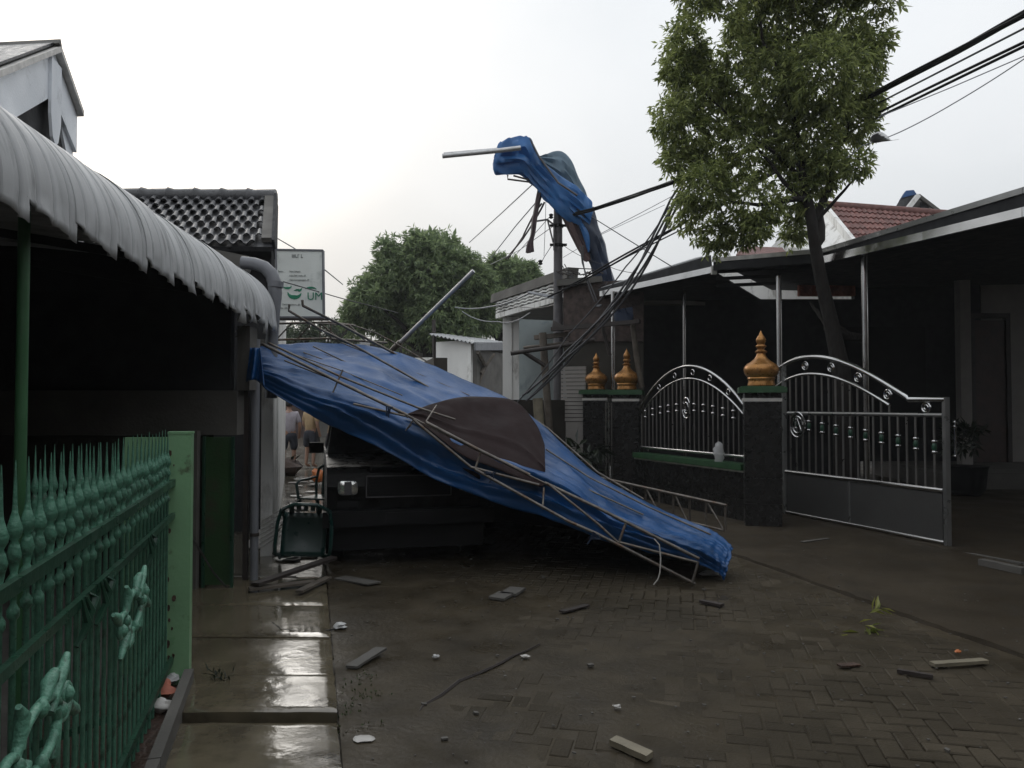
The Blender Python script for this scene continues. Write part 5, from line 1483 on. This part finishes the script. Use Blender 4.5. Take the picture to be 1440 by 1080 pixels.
mb.build("trunk", M['bark'], st_, smooth=True)
cl = []
for (px, py, rpx) in ((1000, 42, 58), (1085, 25, 78), (1180, 25, 62), (1235, 5, 40), (985, 125, 58), (1070, 120, 76), (1155, 110, 72), (1215, 90, 36), (968, 190, 48), (1045, 215, 72), (1130, 200, 62), (1200, 172, 40), (990, 268, 48), (1060, 285, 46), (1125, 275, 46), (1160, 235, 36), (1205, 232, 26), (1005, 85, 46), (965, 60, 40), (1040, 70, 50), (1005, 330, 32), (965, 300, 30), (945, 235, 30), (940, 165, 32), (955, 95, 34), (1040, 330, 26), (1065, 318, 28), (1115, 325, 24), (1225, 60, 34), (1220, 140, 30), (1090, -60, 95), (1190, -60, 70), (1000, -50, 70), (1265, -15, 26)):
    Yc_ = YTc + rng.uniform(-.55, .55)
    cl.append((P(px, py, Yc_), rpx * Yc_ / F * .9))
leaf_cloud(cl, 60000, .105, .034, M['leafA'], "crown", st_, 41, .55, .45)
YM = 28
def bgtree(name, label, clumps, Y, n, m, base, seed, ln=.22, wd=.06):
    bx = P(base, 560, Y).x
    t = thing(name, (bx, Y, 0), label, "tree", "trees behind the houses")
    mb = MB(); top = P(clumps[0][0], clumps[0][1], Y)
    limb(mb, Vector((bx, Y, 0)), top, .32, .1, seed, 7, .04)
    cs = []
    for (px, py, rpx) in clumps:
        yy = Y + rng.uniform(-1.2, 1.2); c = P(px, py, yy); cs.append((c, rpx * yy / F * .92))
        limb(mb, Vector((bx, Y, 0)).lerp(top, .55), c, .12, .03, seed + px)
    mb.build("trunk", M['bark'], t, smooth=True)
    leaf_cloud(cs, n, ln, wd, m, "crown", t, seed, .35, .55)
    # shaded inner foliage, so the crown is full
    leaf_cloud([(c, r * .78) for c, r in cs], n // 3, ln * 1.4, wd * 2.4, m, "inner_foliage", t, seed + 9, .2, .2)
bgtree("mango_tree", "large round dense green tree behind the tent and white shed", [(610, 385, 55), (560, 395, 50), (585, 352, 34), (625, 352, 32), (650, 385, 40), (520, 415, 36), (560, 445, 52), (620, 445, 60), (668, 430, 48), (505, 445, 32), (548, 355, 26), (672, 395, 28), (600, 345, 26), (640, 470, 40)], 28, 30000, M['leafB'], 600, 3)
bgtree("mango_tree", "smaller dark tree right of the big round tree beside the pole", [(715, 392, 34), (690, 400, 34), (742, 385, 22), (705, 430, 40), (740, 415, 30), (700, 372, 20), (680, 440, 36), (672, 405, 30), (752, 398, 16), (725, 375, 16)], 31, 14000, M['leafB'], 705, 8)
bgtree("garden_tree", "low dark tree at the far end of the alley left of the big round tree", [(430, 470, 24), (400, 475, 24), (465, 468, 22), (490, 465, 24), (380, 480, 26), (440, 500, 28)], 34, 4500, M['leafC'], 440, 12)
pt = thing("garden_plant", (P(820, 660, 13.6).x, 13.6, 0), "dark broad leaved plant left of the farthest black pillar", "plant")
cp_ = P(818, 640, 13.6)
mb = MB()
for k in range(9):
    a = k * .8; e = Vector((cp_.x + .35 * math.cos(a), 13.6 + .25 * math.sin(a), rng.uniform(.6, 1.15)))
    mb.tube([Vector((cp_.x, 13.6, 0)), Vector((cp_.x, 13.6, .3)).lerp(e, .5) + Vector((0, 0, .1)), e], [.015, .012, .005], 5)
mb.build("stem", M['bark'], pt, smooth=True)
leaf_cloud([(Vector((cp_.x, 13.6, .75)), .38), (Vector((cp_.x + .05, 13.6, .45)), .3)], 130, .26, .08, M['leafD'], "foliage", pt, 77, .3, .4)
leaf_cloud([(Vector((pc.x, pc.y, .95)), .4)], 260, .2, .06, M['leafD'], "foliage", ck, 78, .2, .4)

# ================================================================== CAR UNDER THE TENT
CO = Vector((-1.03, 7.85, 0)); cy_ = Vector((-.25, 1, 0)).normalized(); cx_ = Vector((cy_.y, -cy_.x, 0))
car = thing("parked_car", CO, "old black boxy car parked facing out under the collapsed blue tent", "car")
def C(x, y, z): return CO + cx_ * x + cy_ * y + Vector((0, 0, z))
def cprism(prof, x0, x1, name, m, par=car):
    return MB().prism([C(x0, y, z) for y, z in prof], cx_ * (x1 - x0)).build(name, M[m], par)
hwid = .80
bd = MB()
secs = [(.06, .34), (.0, .45), (.0, .80), (.03, .93), (.12, .985), (1.05, 1.04), (1.12, 1.05), (3.5, 1.02), (3.62, .9), (3.6, .4), (3.4, .34), (3.25, .34), (3.15, .6), (2.75, .66), (2.55, .6), (2.45, .34), (1.05, .34), (.95, .6), (.78, .66), (.55, .66), (.4, .58), (.32, .34)]
bd.prism([C(-hwid, y, z) for y, z in secs], cx_ * (2 * hwid))
body = bd.build("body", M['carpaint'], car)
cab = [(1.12, 1.052), (1.42, 1.58), (1.6, 1.64), (3.3, 1.62), (3.5, 1.022)]
mb = MB()
n = len(cab)
A = [C(-hwid + .02 + .08 * (z > 1.3), y, z) for y, z in cab]; B = [C(hwid - .02 - .08 * (z > 1.3), y, z) for y, z in cab]
mb.add(A + B, [tuple(range(n)), tuple(range(2 * n - 1, n - 1, -1))] + [(i, i + n, (i + 1) % n + n, (i + 1) % n) for i in range(n)])
cabin = mb.build("cabin", M['carpaint'], car)
MB().prism([C(-.66, 1.155, 1.09), C(.66, 1.155, 1.09), C(.6, 1.405, 1.53), C(-.6, 1.405, 1.53)], -cy_ * .012).build("windscreen", M['glass'], cabin)
for s in (-1, 1):
    MB().prism([C(s * .785, 1.45, 1.1), C(s * .785, 2.35, 1.1), C(s * .715, 2.3, 1.52), C(s * .715, 1.62, 1.52)], cx_ * s * .012).build("side_window", M['glass'], cabin)
gr = MB()
MB().obox(C(0, -.008, .80), cx_ * .40, cy_ * .012, (0, 0, .095)).build("grille", M['black'], car)
for k in range(6):
    MB().obox(C(0, -.02, .725 + .03 * k), cx_ * .38, cy_ * .006, (0, 0, .005)).build("grille_bar", M['black'], car)
for (x0, z0, x1, z1) in ((-.42, .695, .42, .695), (-.42, .90, .42, .90), (-.42, .69, -.42, .9), (.42, .69, .42, .9)):
    MB().bar(C(x0, -.022, z0), C(x1, -.022, z1), .012).build("grille_trim", M['pole'], car)
for s in (-1, 1):
    hl = MB(); pts = []
    for k in range(16):
        a = 2 * math.pi * k / 16; ca_, sa_ = math.cos(a), math.sin(a)
        pts.append((abs(ca_) ** .5 * (1 if ca_ > 0 else -1) * .098, abs(sa_) ** .5 * (1 if sa_ > 0 else -1) * .072))
    hz_ = .79
    hd = MB().prism([C(s * .6 + x, -.002, hz_ + z) for x, z in pts], -cy_ * .015).build("headlight", M['black'], car)
    rows = []
    for ring_, dep in ((1.0, -.02), (.85, -.03), (.5, -.038), (0.05, -.04)):
        rows.append([C(s * .6 + x * ring_, dep, hz_ + z * ring_) for x, z in pts + pts[:1]])
    MB().grid(rows).build("lens", M['lamp'], hd, smooth=True)
    MB().obox(C(s * .6, -.046, hz_), cx_ * .035, cy_ * .012, (0, 0, .062)).build("lens_shade", M['pole'], hd)
    MB().obox(C(s * .6, -.01, .635), cx_ * .1, cy_ * .012, (0, 0, .03)).build("indicator", M['black'], car)
    for yy in (.67, 2.85):
        wh_ = MB().tube([C(s * .62, yy, .32), C(s * .8, yy, .32)], .31, 22).build("wheel", M['black'], car, smooth=True)
        MB().tube([C(s * .80, yy, .32), C(s * .812, yy, .32)], .19, 16).build("rim", M['steelpaint'], wh_, smooth=True)
    MB().obox(C(s * .9, 1.3, 1.12), cx_ * .08, cy_ * .03, (0, 0, .06)).build("mirror", M['black'], car)
MB().obox(C(0, -.08, .5), cx_ * .84, cy_ * .06, (0, 0, .075)).build("bumper", M['black'], car)
MB().obox(C(0, .02, .30), cx_ * .76, cy_ * .02, (0, 0, .12)).build("gap_panel", M['black'], car)  # black panel added to darken the lit gap under the bumper
MB().obox(C(0, -.145, .5), cx_ * .24, cy_ * .006, (0, 0, .055)).build("number_plate", M['black'], car)
MB().tube([C(-.55, 1.1, 1.07), C(.1, 1.16, 1.12)], .008, 5).build("wiper", M['black'], car)

# ================================================================== CHAIRS, PEOPLE
def chair(label, loc, rot, proto=None):
    if proto is not None:
        c = copy_tree(proto, loc, rot); c['label'] = label; return c
    t = thing("plastic_chair", (0, 0, 0), label, "chair", "green plastic chairs left in the alley")
    rows = []
    for i in range(9):
        v = i / 8; rows.append([Vector((-.21 + .42 * j / 8, -.2 + .42 * v, .42 - .025 * math.sin(math.pi * j / 8) * math.sin(math.pi * v))) for j in range(9)])
    MB().grid(rows).build("seat", M['chair'], t, smooth=True, thick=.02)
    fr_ = MB()
    def bp_(x, z): return Vector((x, .22 + .12 * (z - .42) + .05 * (1 - (x / .21) ** 2) - .03, z))
    fr_.tube([bp_(-.21, .42), bp_(-.22, .6), bp_(-.2, .76), bp_(-.1, .83), bp_(.1, .83), bp_(.2, .76), bp_(.22, .6), bp_(.21, .42)], .018, 6)
    fr_.build("back_frame", M['chair'], t, smooth=True)
    for k in range(5):
        x = -.13 + .065 * k
        MB().obox((bp_(x, .42) + bp_(x, .81)) / 2, (.022, 0, 0), (0, .006, 0), (bp_(x, .81) - bp_(x, .42)) / 2).build("back_slat", M['chair'], t)
    for sx_ in (-1, 1):
        MB().tube([(sx_ * .2, -.19, .41), (sx_ * .22, -.22, 0)], [.026, .018], 6).build("leg", M['chair'], t, smooth=True)
        MB().tube([(sx_ * .2, .2, .41), (sx_ * .22, .26, 0)], [.026, .018], 6).build("leg", M['chair'], t, smooth=True)
        MB().tube([(sx_ * .21, -.19, .41), (sx_ * .25, -.18, .6), (sx_ * .255, -.1, .635), (sx_ * .25, .1, .64), (sx_ * .22, .24, .66)], .018, 6).build("armrest", M['chair'], t, smooth=True)
    t.location = loc; t.rotation_euler = rot
    return t
c1_ = chair("green plastic chair tipped over beside the grey pole", (-2.13, 8.05, .26), (R(80), R(4), R(14)))
chair("green plastic chair standing deeper in the alley beside the black car", (-2.40, 9.9, .02), (0, 0, R(-20)), c1_)

def skin(verts, edges, radii, root=0, sub=1):
    me = bpy.data.meshes.new("tmp"); me.from_pydata([tuple(v) for v in verts], edges, [])
    o = bpy.data.objects.new("tmp", me); COL.objects.link(o)
    md = o.modifiers.new("s", 'SKIN'); md.use_smooth_shade = True
    sv = me.skin_vertices[0].data
    for i, r in enumerate(radii):
        rr = r if isinstance(r, tuple) else (r, r)
        sv[i].radius = rr; sv[i].use_root = (i == root)
    ss = o.modifiers.new("d", 'SUBSURF'); ss.levels = sub; ss.render_levels = sub
    dg = bpy.context.evaluated_depsgraph_get(); dg.update()
    m2 = bpy.data.meshes.new_from_object(o.evaluated_get(dg))
    bpy.data.objects.remove(o)
    out = MB(); out.v = [v.co.copy() for v in m2.vertices]; out.f = [tuple(p.vertices) for p in m2.polygons]
    return out
def person(loc, rz, label, shirt, lean=0.0, armf=0.25):
    t = thing("person", loc, label, "person", "people standing in the alley")
    rm = Matrix.Rotation(rz, 3, 'Z')
    def T(v): return Vector(loc) + rm @ Vector(v)
    V = [(0, 0, .93), (0, -.01, 1.12), (0, 0 - lean, 1.36), (0, -.01 - lean, 1.46), (0, -.03 - lean, 1.53), (0, -.035 - lean, 1.60), (0, -.02 - lean, 1.67),
         (.10, 0, .88), (.115, -.015, .50), (.12, .02, .09), (.125, -.12, .035),
         (-.10, 0, .88), (-.115, -.015, .50), (-.12, .02, .09), (-.125, -.12, .035),
         (.19, -lean, 1.37), (.24, .0, 1.10), (.23, -armf, .92), (.22, -armf - .1, .86),
         (-.19, -lean, 1.37), (-.25, .02, 1.10), (-.24, -.08, .87), (-.235, -.11, .78)]
    E = [(0, 1), (1, 2), (2, 3), (3, 4), (4, 5), (5, 6), (0, 7), (7, 8), (8, 9), (9, 10), (0, 11), (11, 12), (12, 13), (13, 14), (2, 15), (15, 16), (16, 17), (17, 18), (2, 19), (19, 20), (20, 21), (21, 22)]
    Rr = [(.14, .10), (.13, .095), (.15, .1), .055, (.062, .07), (.075, .09), (.055, .07), .085, .055, .038, .036, .085, .055, .038, .036, .055, .042, .032, .038, .055, .042, .032, .038]
    body = skin([T(v) for v in V], E, Rr)
    # nose and ears welded to the head region
    for c, s in (((0, -.125 - lean, 1.575), .017), ((.078, -.03 - lean, 1.58), .018), ((-.078, -.03 - lean, 1.58), .018)):
        body.lathe([(.2 * s, -1.3 * s), (s, 0), (.2 * s, 1.3 * s)], T(c), 6)
    body.build("body", M['skin'], t, smooth=True)
    sv = [(0, 0, .86), (0, -.01, 1.12), (0, -lean, 1.35), (.17, -lean, 1.38), (.235, -.01 - lean / 2, 1.14), (-.17, -lean, 1.38), (-.24, 0, 1.14), (0, -.005 - lean, 1.43)]
    skin([T(v) for v in sv], [(0, 1), (1, 2), (2, 3), (3, 4), (2, 5), (5, 6), (2, 7)], [(.185, .125), (.165, .12), (.17, .12), .082, .07, .082, .07, .075]).build("shirt", shirt, t, smooth=True)
    hv = [(0, 0, .97), (0, 0, .9), (.105, 0, .84), (.12, -.01, .50), (-.105, 0, .84), (-.12, -.01, .50)]
    skin([T(v) for v in hv], [(0, 1), (1, 2), (2, 3), (1, 4), (4, 5)], [(.165, .125), (.15, .12), .11, .095, .11, .095]).build("shorts", M['shorts'], t, smooth=True)
    hr = MB().lathe([(.05, -.07), (.085, -.04), (.094, .02), (.075, .075), (.03, .1), (.002, .105)], T((0, .005 - lean, 1.625)), 12)
    hr.build("hair", M['hair'], t, smooth=True)
    return t
q = G(406, 664, .015); person((q.x, q.y, .015), R(200), "person in grey shirt and dark shorts standing nearest in the alley", M['shirtgrey'], .04)
q = G(436, 658, .015); person((q.x, q.y, .015), R(150), "person in tan shirt and dark shorts standing by the car side of the alley", M['shirttan'], .02)

# ================================================================== STREET LITTER
def board(a, b, wdt, th_, m, name, label, cat, z=0.02, tilt=0.0, chip=True):
    A_ = G(*a, z + th_ / 2); B_ = G(*b, z + th_ / 2); B_.z += tilt
    d = B_ - A_; n_ = Vector((-d.y, d.x, 0)).normalized() * wdt / 2
    mb = MB(); up_v = Vector((0, 0, th_ / 2)); N_ = 8
    rows_t = []
    for k in range(N_ + 1):
        t = k / N_; c = A_.lerp(B_, t); w1 = 1 + .06 * rng.uniform(-1, 1); w2 = 1 + .06 * rng.uniform(-1, 1)
        e = d.normalized() * rng.uniform(-.03, .03) * wdt * 4 if k in (0, N_) else Vector((0, 0, 0))
        rows_t.append([c - n_ * w1 - up_v + e, c - n_ * w1 + up_v + e, c + n_ * w2 + up_v - e, c + n_ * w2 - up_v - e, c - n_ * w1 - up_v + e])
    mb.grid(rows_t); mb.f.append((0, 1, 2, 3)); m0 = N_ * 5; mb.f.append((m0 + 3, m0 + 2, m0 + 1, m0))
    return tag(mb.build(name, M[m], None), label, cat)
board((862, 1041), (914, 1064), .062, .028, 'woodpale', "wood_offcut", "short pale wooden offcut lying nearest the camera on the paving", "wood piece", .012)
board((1311, 934), (1386, 929), .055, .02, 'woodpale', "wood_offcut", "pale wooden strip on the paving at the lower right", "wood piece", .012)
board((1262, 943), (1312, 951), .03, .02, 'wooddark', "stick", "dark broken stick just left of the pale strip at lower right", "stick", .012)
board((494, 938), (536, 916), .075, .015, 'concrete', "tile_shard", "grey flat tile shard beside the edge of the wet slabs", "shard", .02, .02)
board((478, 812), (526, 822), .14, .012, 'concrete', "roof_sheet_scrap", "grey flat sheet scrap on the ground in front of the car", "scrap", .012, .01)
board((698, 842), (712, 834), .14, .02, 'concrete', "tile_shard", "left half of the broken grey tile in the middle of the street", "shard", .012)
board((714, 836), (728, 827), .14, .02, 'concrete', "tile_shard", "right half of the broken grey tile in the middle of the street", "shard", .012)
board((790, 860), (826, 851), .05, .012, 'wooddark', "stick", "thin brown stick on the dark paving below the blue tarp", "stick", .012)
board((350, 828), (444, 818), .10, .02, 'wood', "plank", "grey plank lying flat at the foot of the grey pole", "plank", .05)
board((358, 822), (470, 796), .09, .025, 'wooddark', "plank", "dark plank slanting over the other plank at the alley mouth", "plank", .08, .08)
board((420, 832), (462, 812), .07, .02, 'wood', "plank", "short plank by the right corner of the alley mouth", "plank", .05)
board((985, 845), (1016, 851), .05, .02, 'wooddark', "stick", "dark stick on the paving in front of the tarp corner", "stick", .012)
board((1180, 936), (1206, 934), .05, .01, 'rubble', "leaf_scrap", "brown curled dead leaf on the paving below the green sprig", "leaf", .012)
board((1380, 790), (1440, 803), .08, .06, 'concrete', "concrete_block", "grey concrete lump strip behind the gate track at far right", "block", .05)
board((1128, 762), (1164, 757), .05, .008, 'concrete', "paper_scrap", "pale flat scrap on the driveway below the sliding gate", "scrap", .045)
board((360, 770), (384, 733), .25, .012, 'houseW', "wall_panel", "pale flat panel lying on the alley floor behind the tipped chair", "panel", .03)
def scrap(px, py, s, m, name, label, cat, z=.015, squash=.45, seed=1):
    c = G(px, py, z); vs = []; rows = []
    for i in range(8):
        ph = math.pi * i / 7; row = []
        for k in range(11):
            a = 2 * math.pi * (k % 10) / 10
            d = Vector((math.sin(ph) * math.cos(a), math.sin(ph) * math.sin(a), math.cos(ph)))
            r_ = s * (1 + .75 * noise.noise(d * 1.6 + Vector((seed * 3.1, 0, 0))))
            row.append(c + Vector((d.x * r_, d.y * r_ * .8, max(0.002 - z, d.z * r_ * squash + s * squash * .6))))
        rows.append(row)
    return tag(MB().grid(rows).build(name, M[m], None, smooth=True), label, cat)
scrap(478, 883, .05, 'white', "plastic_scrap", "white crumpled plastic beside the reflecting slab edge", "plastic scrap", seed=2)
scrap(613, 924, .024, 'white', "plastic_scrap", "tiny white scrap left of the dark line in the paving", "plastic scrap", seed=3)
scrap(738, 923, .03, 'trimwhite', "plastic_scrap", "small pale scrap at the upper end of the dark line in the paving", "plastic scrap", .012, .2, seed=4)
scrap(998, 808, .085, 'white', "plastic_sheet", "white plastic sheet under the tarp corner on the ground", "plastic sheet", seed=5, squash=.25)
scrap(1347, 917, .02, 'orange', "orange_scrap", "small orange scrap above the pale wooden strip", "scrap", seed=6)
scrap(868, 995, .02, 'trimwhite', "plastic_scrap", "small white speck of litter on the paving above the nearest offcut", "plastic scrap", seed=7)
scrap(510, 1040, .05, 'trimwhite', "paper_scrap", "pale paper scrap on the mossy ground right of the nearest slab", "paper", .012, .12, seed=8)
scrap(300, 965, .04, 'trimwhite', "paper_scrap", "pale scrap near the foot of the green post", "paper", .035, .2, seed=9)
scrap(240, 957, .05, 'white', "plastic_scrap", "white litter scrap in the soil behind the kerb by the post", "plastic scrap", .06, .4, seed=10)
scrap(226, 996, .06, 'trimwhite', "plastic_scrap", "pale litter scrap in the soil behind the kerb, nearest the camera", "plastic scrap", .06, .4, seed=11)
scrap(222, 975, .09, 'terracotta', "brick_lump", "red brick lump in the soil behind the kerb", "brick", .05, .6, seed=12)
scrap(448, 676, .16, 'orange', "orange_bag", "orange plastic bag by the car side deep in the alley", "bag", .12, .9, seed=13)
scrap(395, 668, .40, 'rubble', "branch_heap", "brown heap of broken branches by the white alley wall", "debris heap", .02, .55, seed=14)
leaf_cloud([(G(398, 662, .1), .32), (G(388, 672, .08), .25)], 260, .22, .05, M['leafD'], "fallen_leaves", None, 90, .1, .1)
bpy.data.objects["fallen_leaves"]['label'] = "dark fallen leaves and twigs over the branch heap"; bpy.data.objects["fallen_leaves"]['category'] = "leaves"
leaf_cloud([(G(1228, 876, .05), .12), (G(1212, 882, .03), .1), (G(1240, 872, .05), .07)], 34, .11, .035, M['leafY'], "leafy_sprig", None, 91, .0, .2, kind=None)
tag(bpy.data.objects["leafy_sprig"], "broken yellow green leafy sprig lying on the paving at right", "sprig")
leaf_cloud([(G(322, 957, .03), .06), (G(312, 962, .03), .05)], 120, .06, .012, M['leafD'], "dark_tuft", None, 92, -.3, .1, kind=None)
tag(bpy.data.objects["dark_tuft"], "small dark tuft of weeds on the slab beside the green post", "weeds")
cs = [(G(505 + rng.uniform(-22, 25), 1000 + rng.uniform(-40, 40), -.03), .055) for k in range(14)]
leaf_cloud(cs, 1500, .016, .008, M['moss'], "moss", None, 93, -.5, .1)
# raised dark tube drawing a long thin line across the paving
cr = MB().tube([G(x, y, .006) for x, y in ((590, 1000), (595, 992), (620, 978), (645, 958), (680, 944), (705, 932), (722, 922), (740, 915), (760, 905))], [.004, .009, .011, .012, .01, .01, .008, .006, .003], 5)
tag(cr.build("paving_line", M['wooddark'], None, smooth=True), "long thin dark line across the middle of the paving", "twig")
# shards scattered on the wet alley floor
ag = "broken sheet fragments strewn over the alley floor"
fb = None
for k in range(34):
    Y = rng.uniform(7.9, 17); u = rng.uniform(.05, .95)
    xl = wx(max(Y, 8.5)) + .15; xr = -1.95 - .25 * (Y - 7.85)
    X = xl + (xr - xl) * u; s = rng.uniform(.06, .16); a = rng.uniform(0, 3.1)
    pts = [Vector((X + s * math.cos(a + t) * rng.uniform(.6, 1.3), Y + s * math.sin(a + t) * rng.uniform(.6, 1.3), .024)) for t in (0, 1.3, 2.6, 3.9, 5.1)]
    o = MB().prism(pts, (rng.uniform(-.01, .01), 0, .014)).build("fragment", rng.choice([M['houseW'], M['concrete'], M['trimwhite']]), None)
    tag(o, "small pale broken sheet fragment on the wet alley floor", "fragment", ag)
for k in range(7):
    a = P(362 + k * 1.2, 716 - k * 5, 8.2); a.z = .1 + k * .05
    b = Vector((a.x + .3, a.y + .3, a.z + .18))
    o = MB().tube([a, b], .007, 5).build("thin_stick", M['trimwhite'], None)
    tag(o, "thin pale stick leaning behind the tipped chair", "stick", "thin pale sticks behind the tipped chair")
# specks of grit and leaf litter on the paving
mb = MB()
for k in range(420):
    Y = 3.2 + 5.5 * rng.random() ** 1.4; X = XL(Y) + (XR(Y) + 1.0 - XL(Y)) * rng.random(); s = rng.uniform(.002, .0065) * (1 + 1.2 * (rng.random() > .96))
    zc = .012 if X < XR(Y) else .05
    mb.obox((X, Y, zc), Vector((s * rng.uniform(.6, 1.6), s * rng.uniform(-.6, .6), 0)), Vector((-s * .3, s, 0)), (0, 0, s * .5))
tag(mb.build("grit", M['concrete'], None), kind="stuff")

# thin haze of humid air, added to lift the dark tones
hz = MB(); hz.box(-265, 265, -165, 465, -2.2, 12.0)
hm = bpy.data.materials.new("haze"); hm.use_nodes = True
hn = hm.node_tree; hn.nodes.clear()
ho = hn.nodes.new("ShaderNodeOutputMaterial"); hv_ = hn.nodes.new("ShaderNodeVolumePrincipled")
hv_.inputs['Color'].default_value = (0.86, 0.88, 0.9, 1); hv_.inputs['Density'].default_value = 0.0011
hn.links.new(hv_.outputs[0], ho.inputs['Volume'])
tag(hz.build("haze", hm, None), kind="stuff")
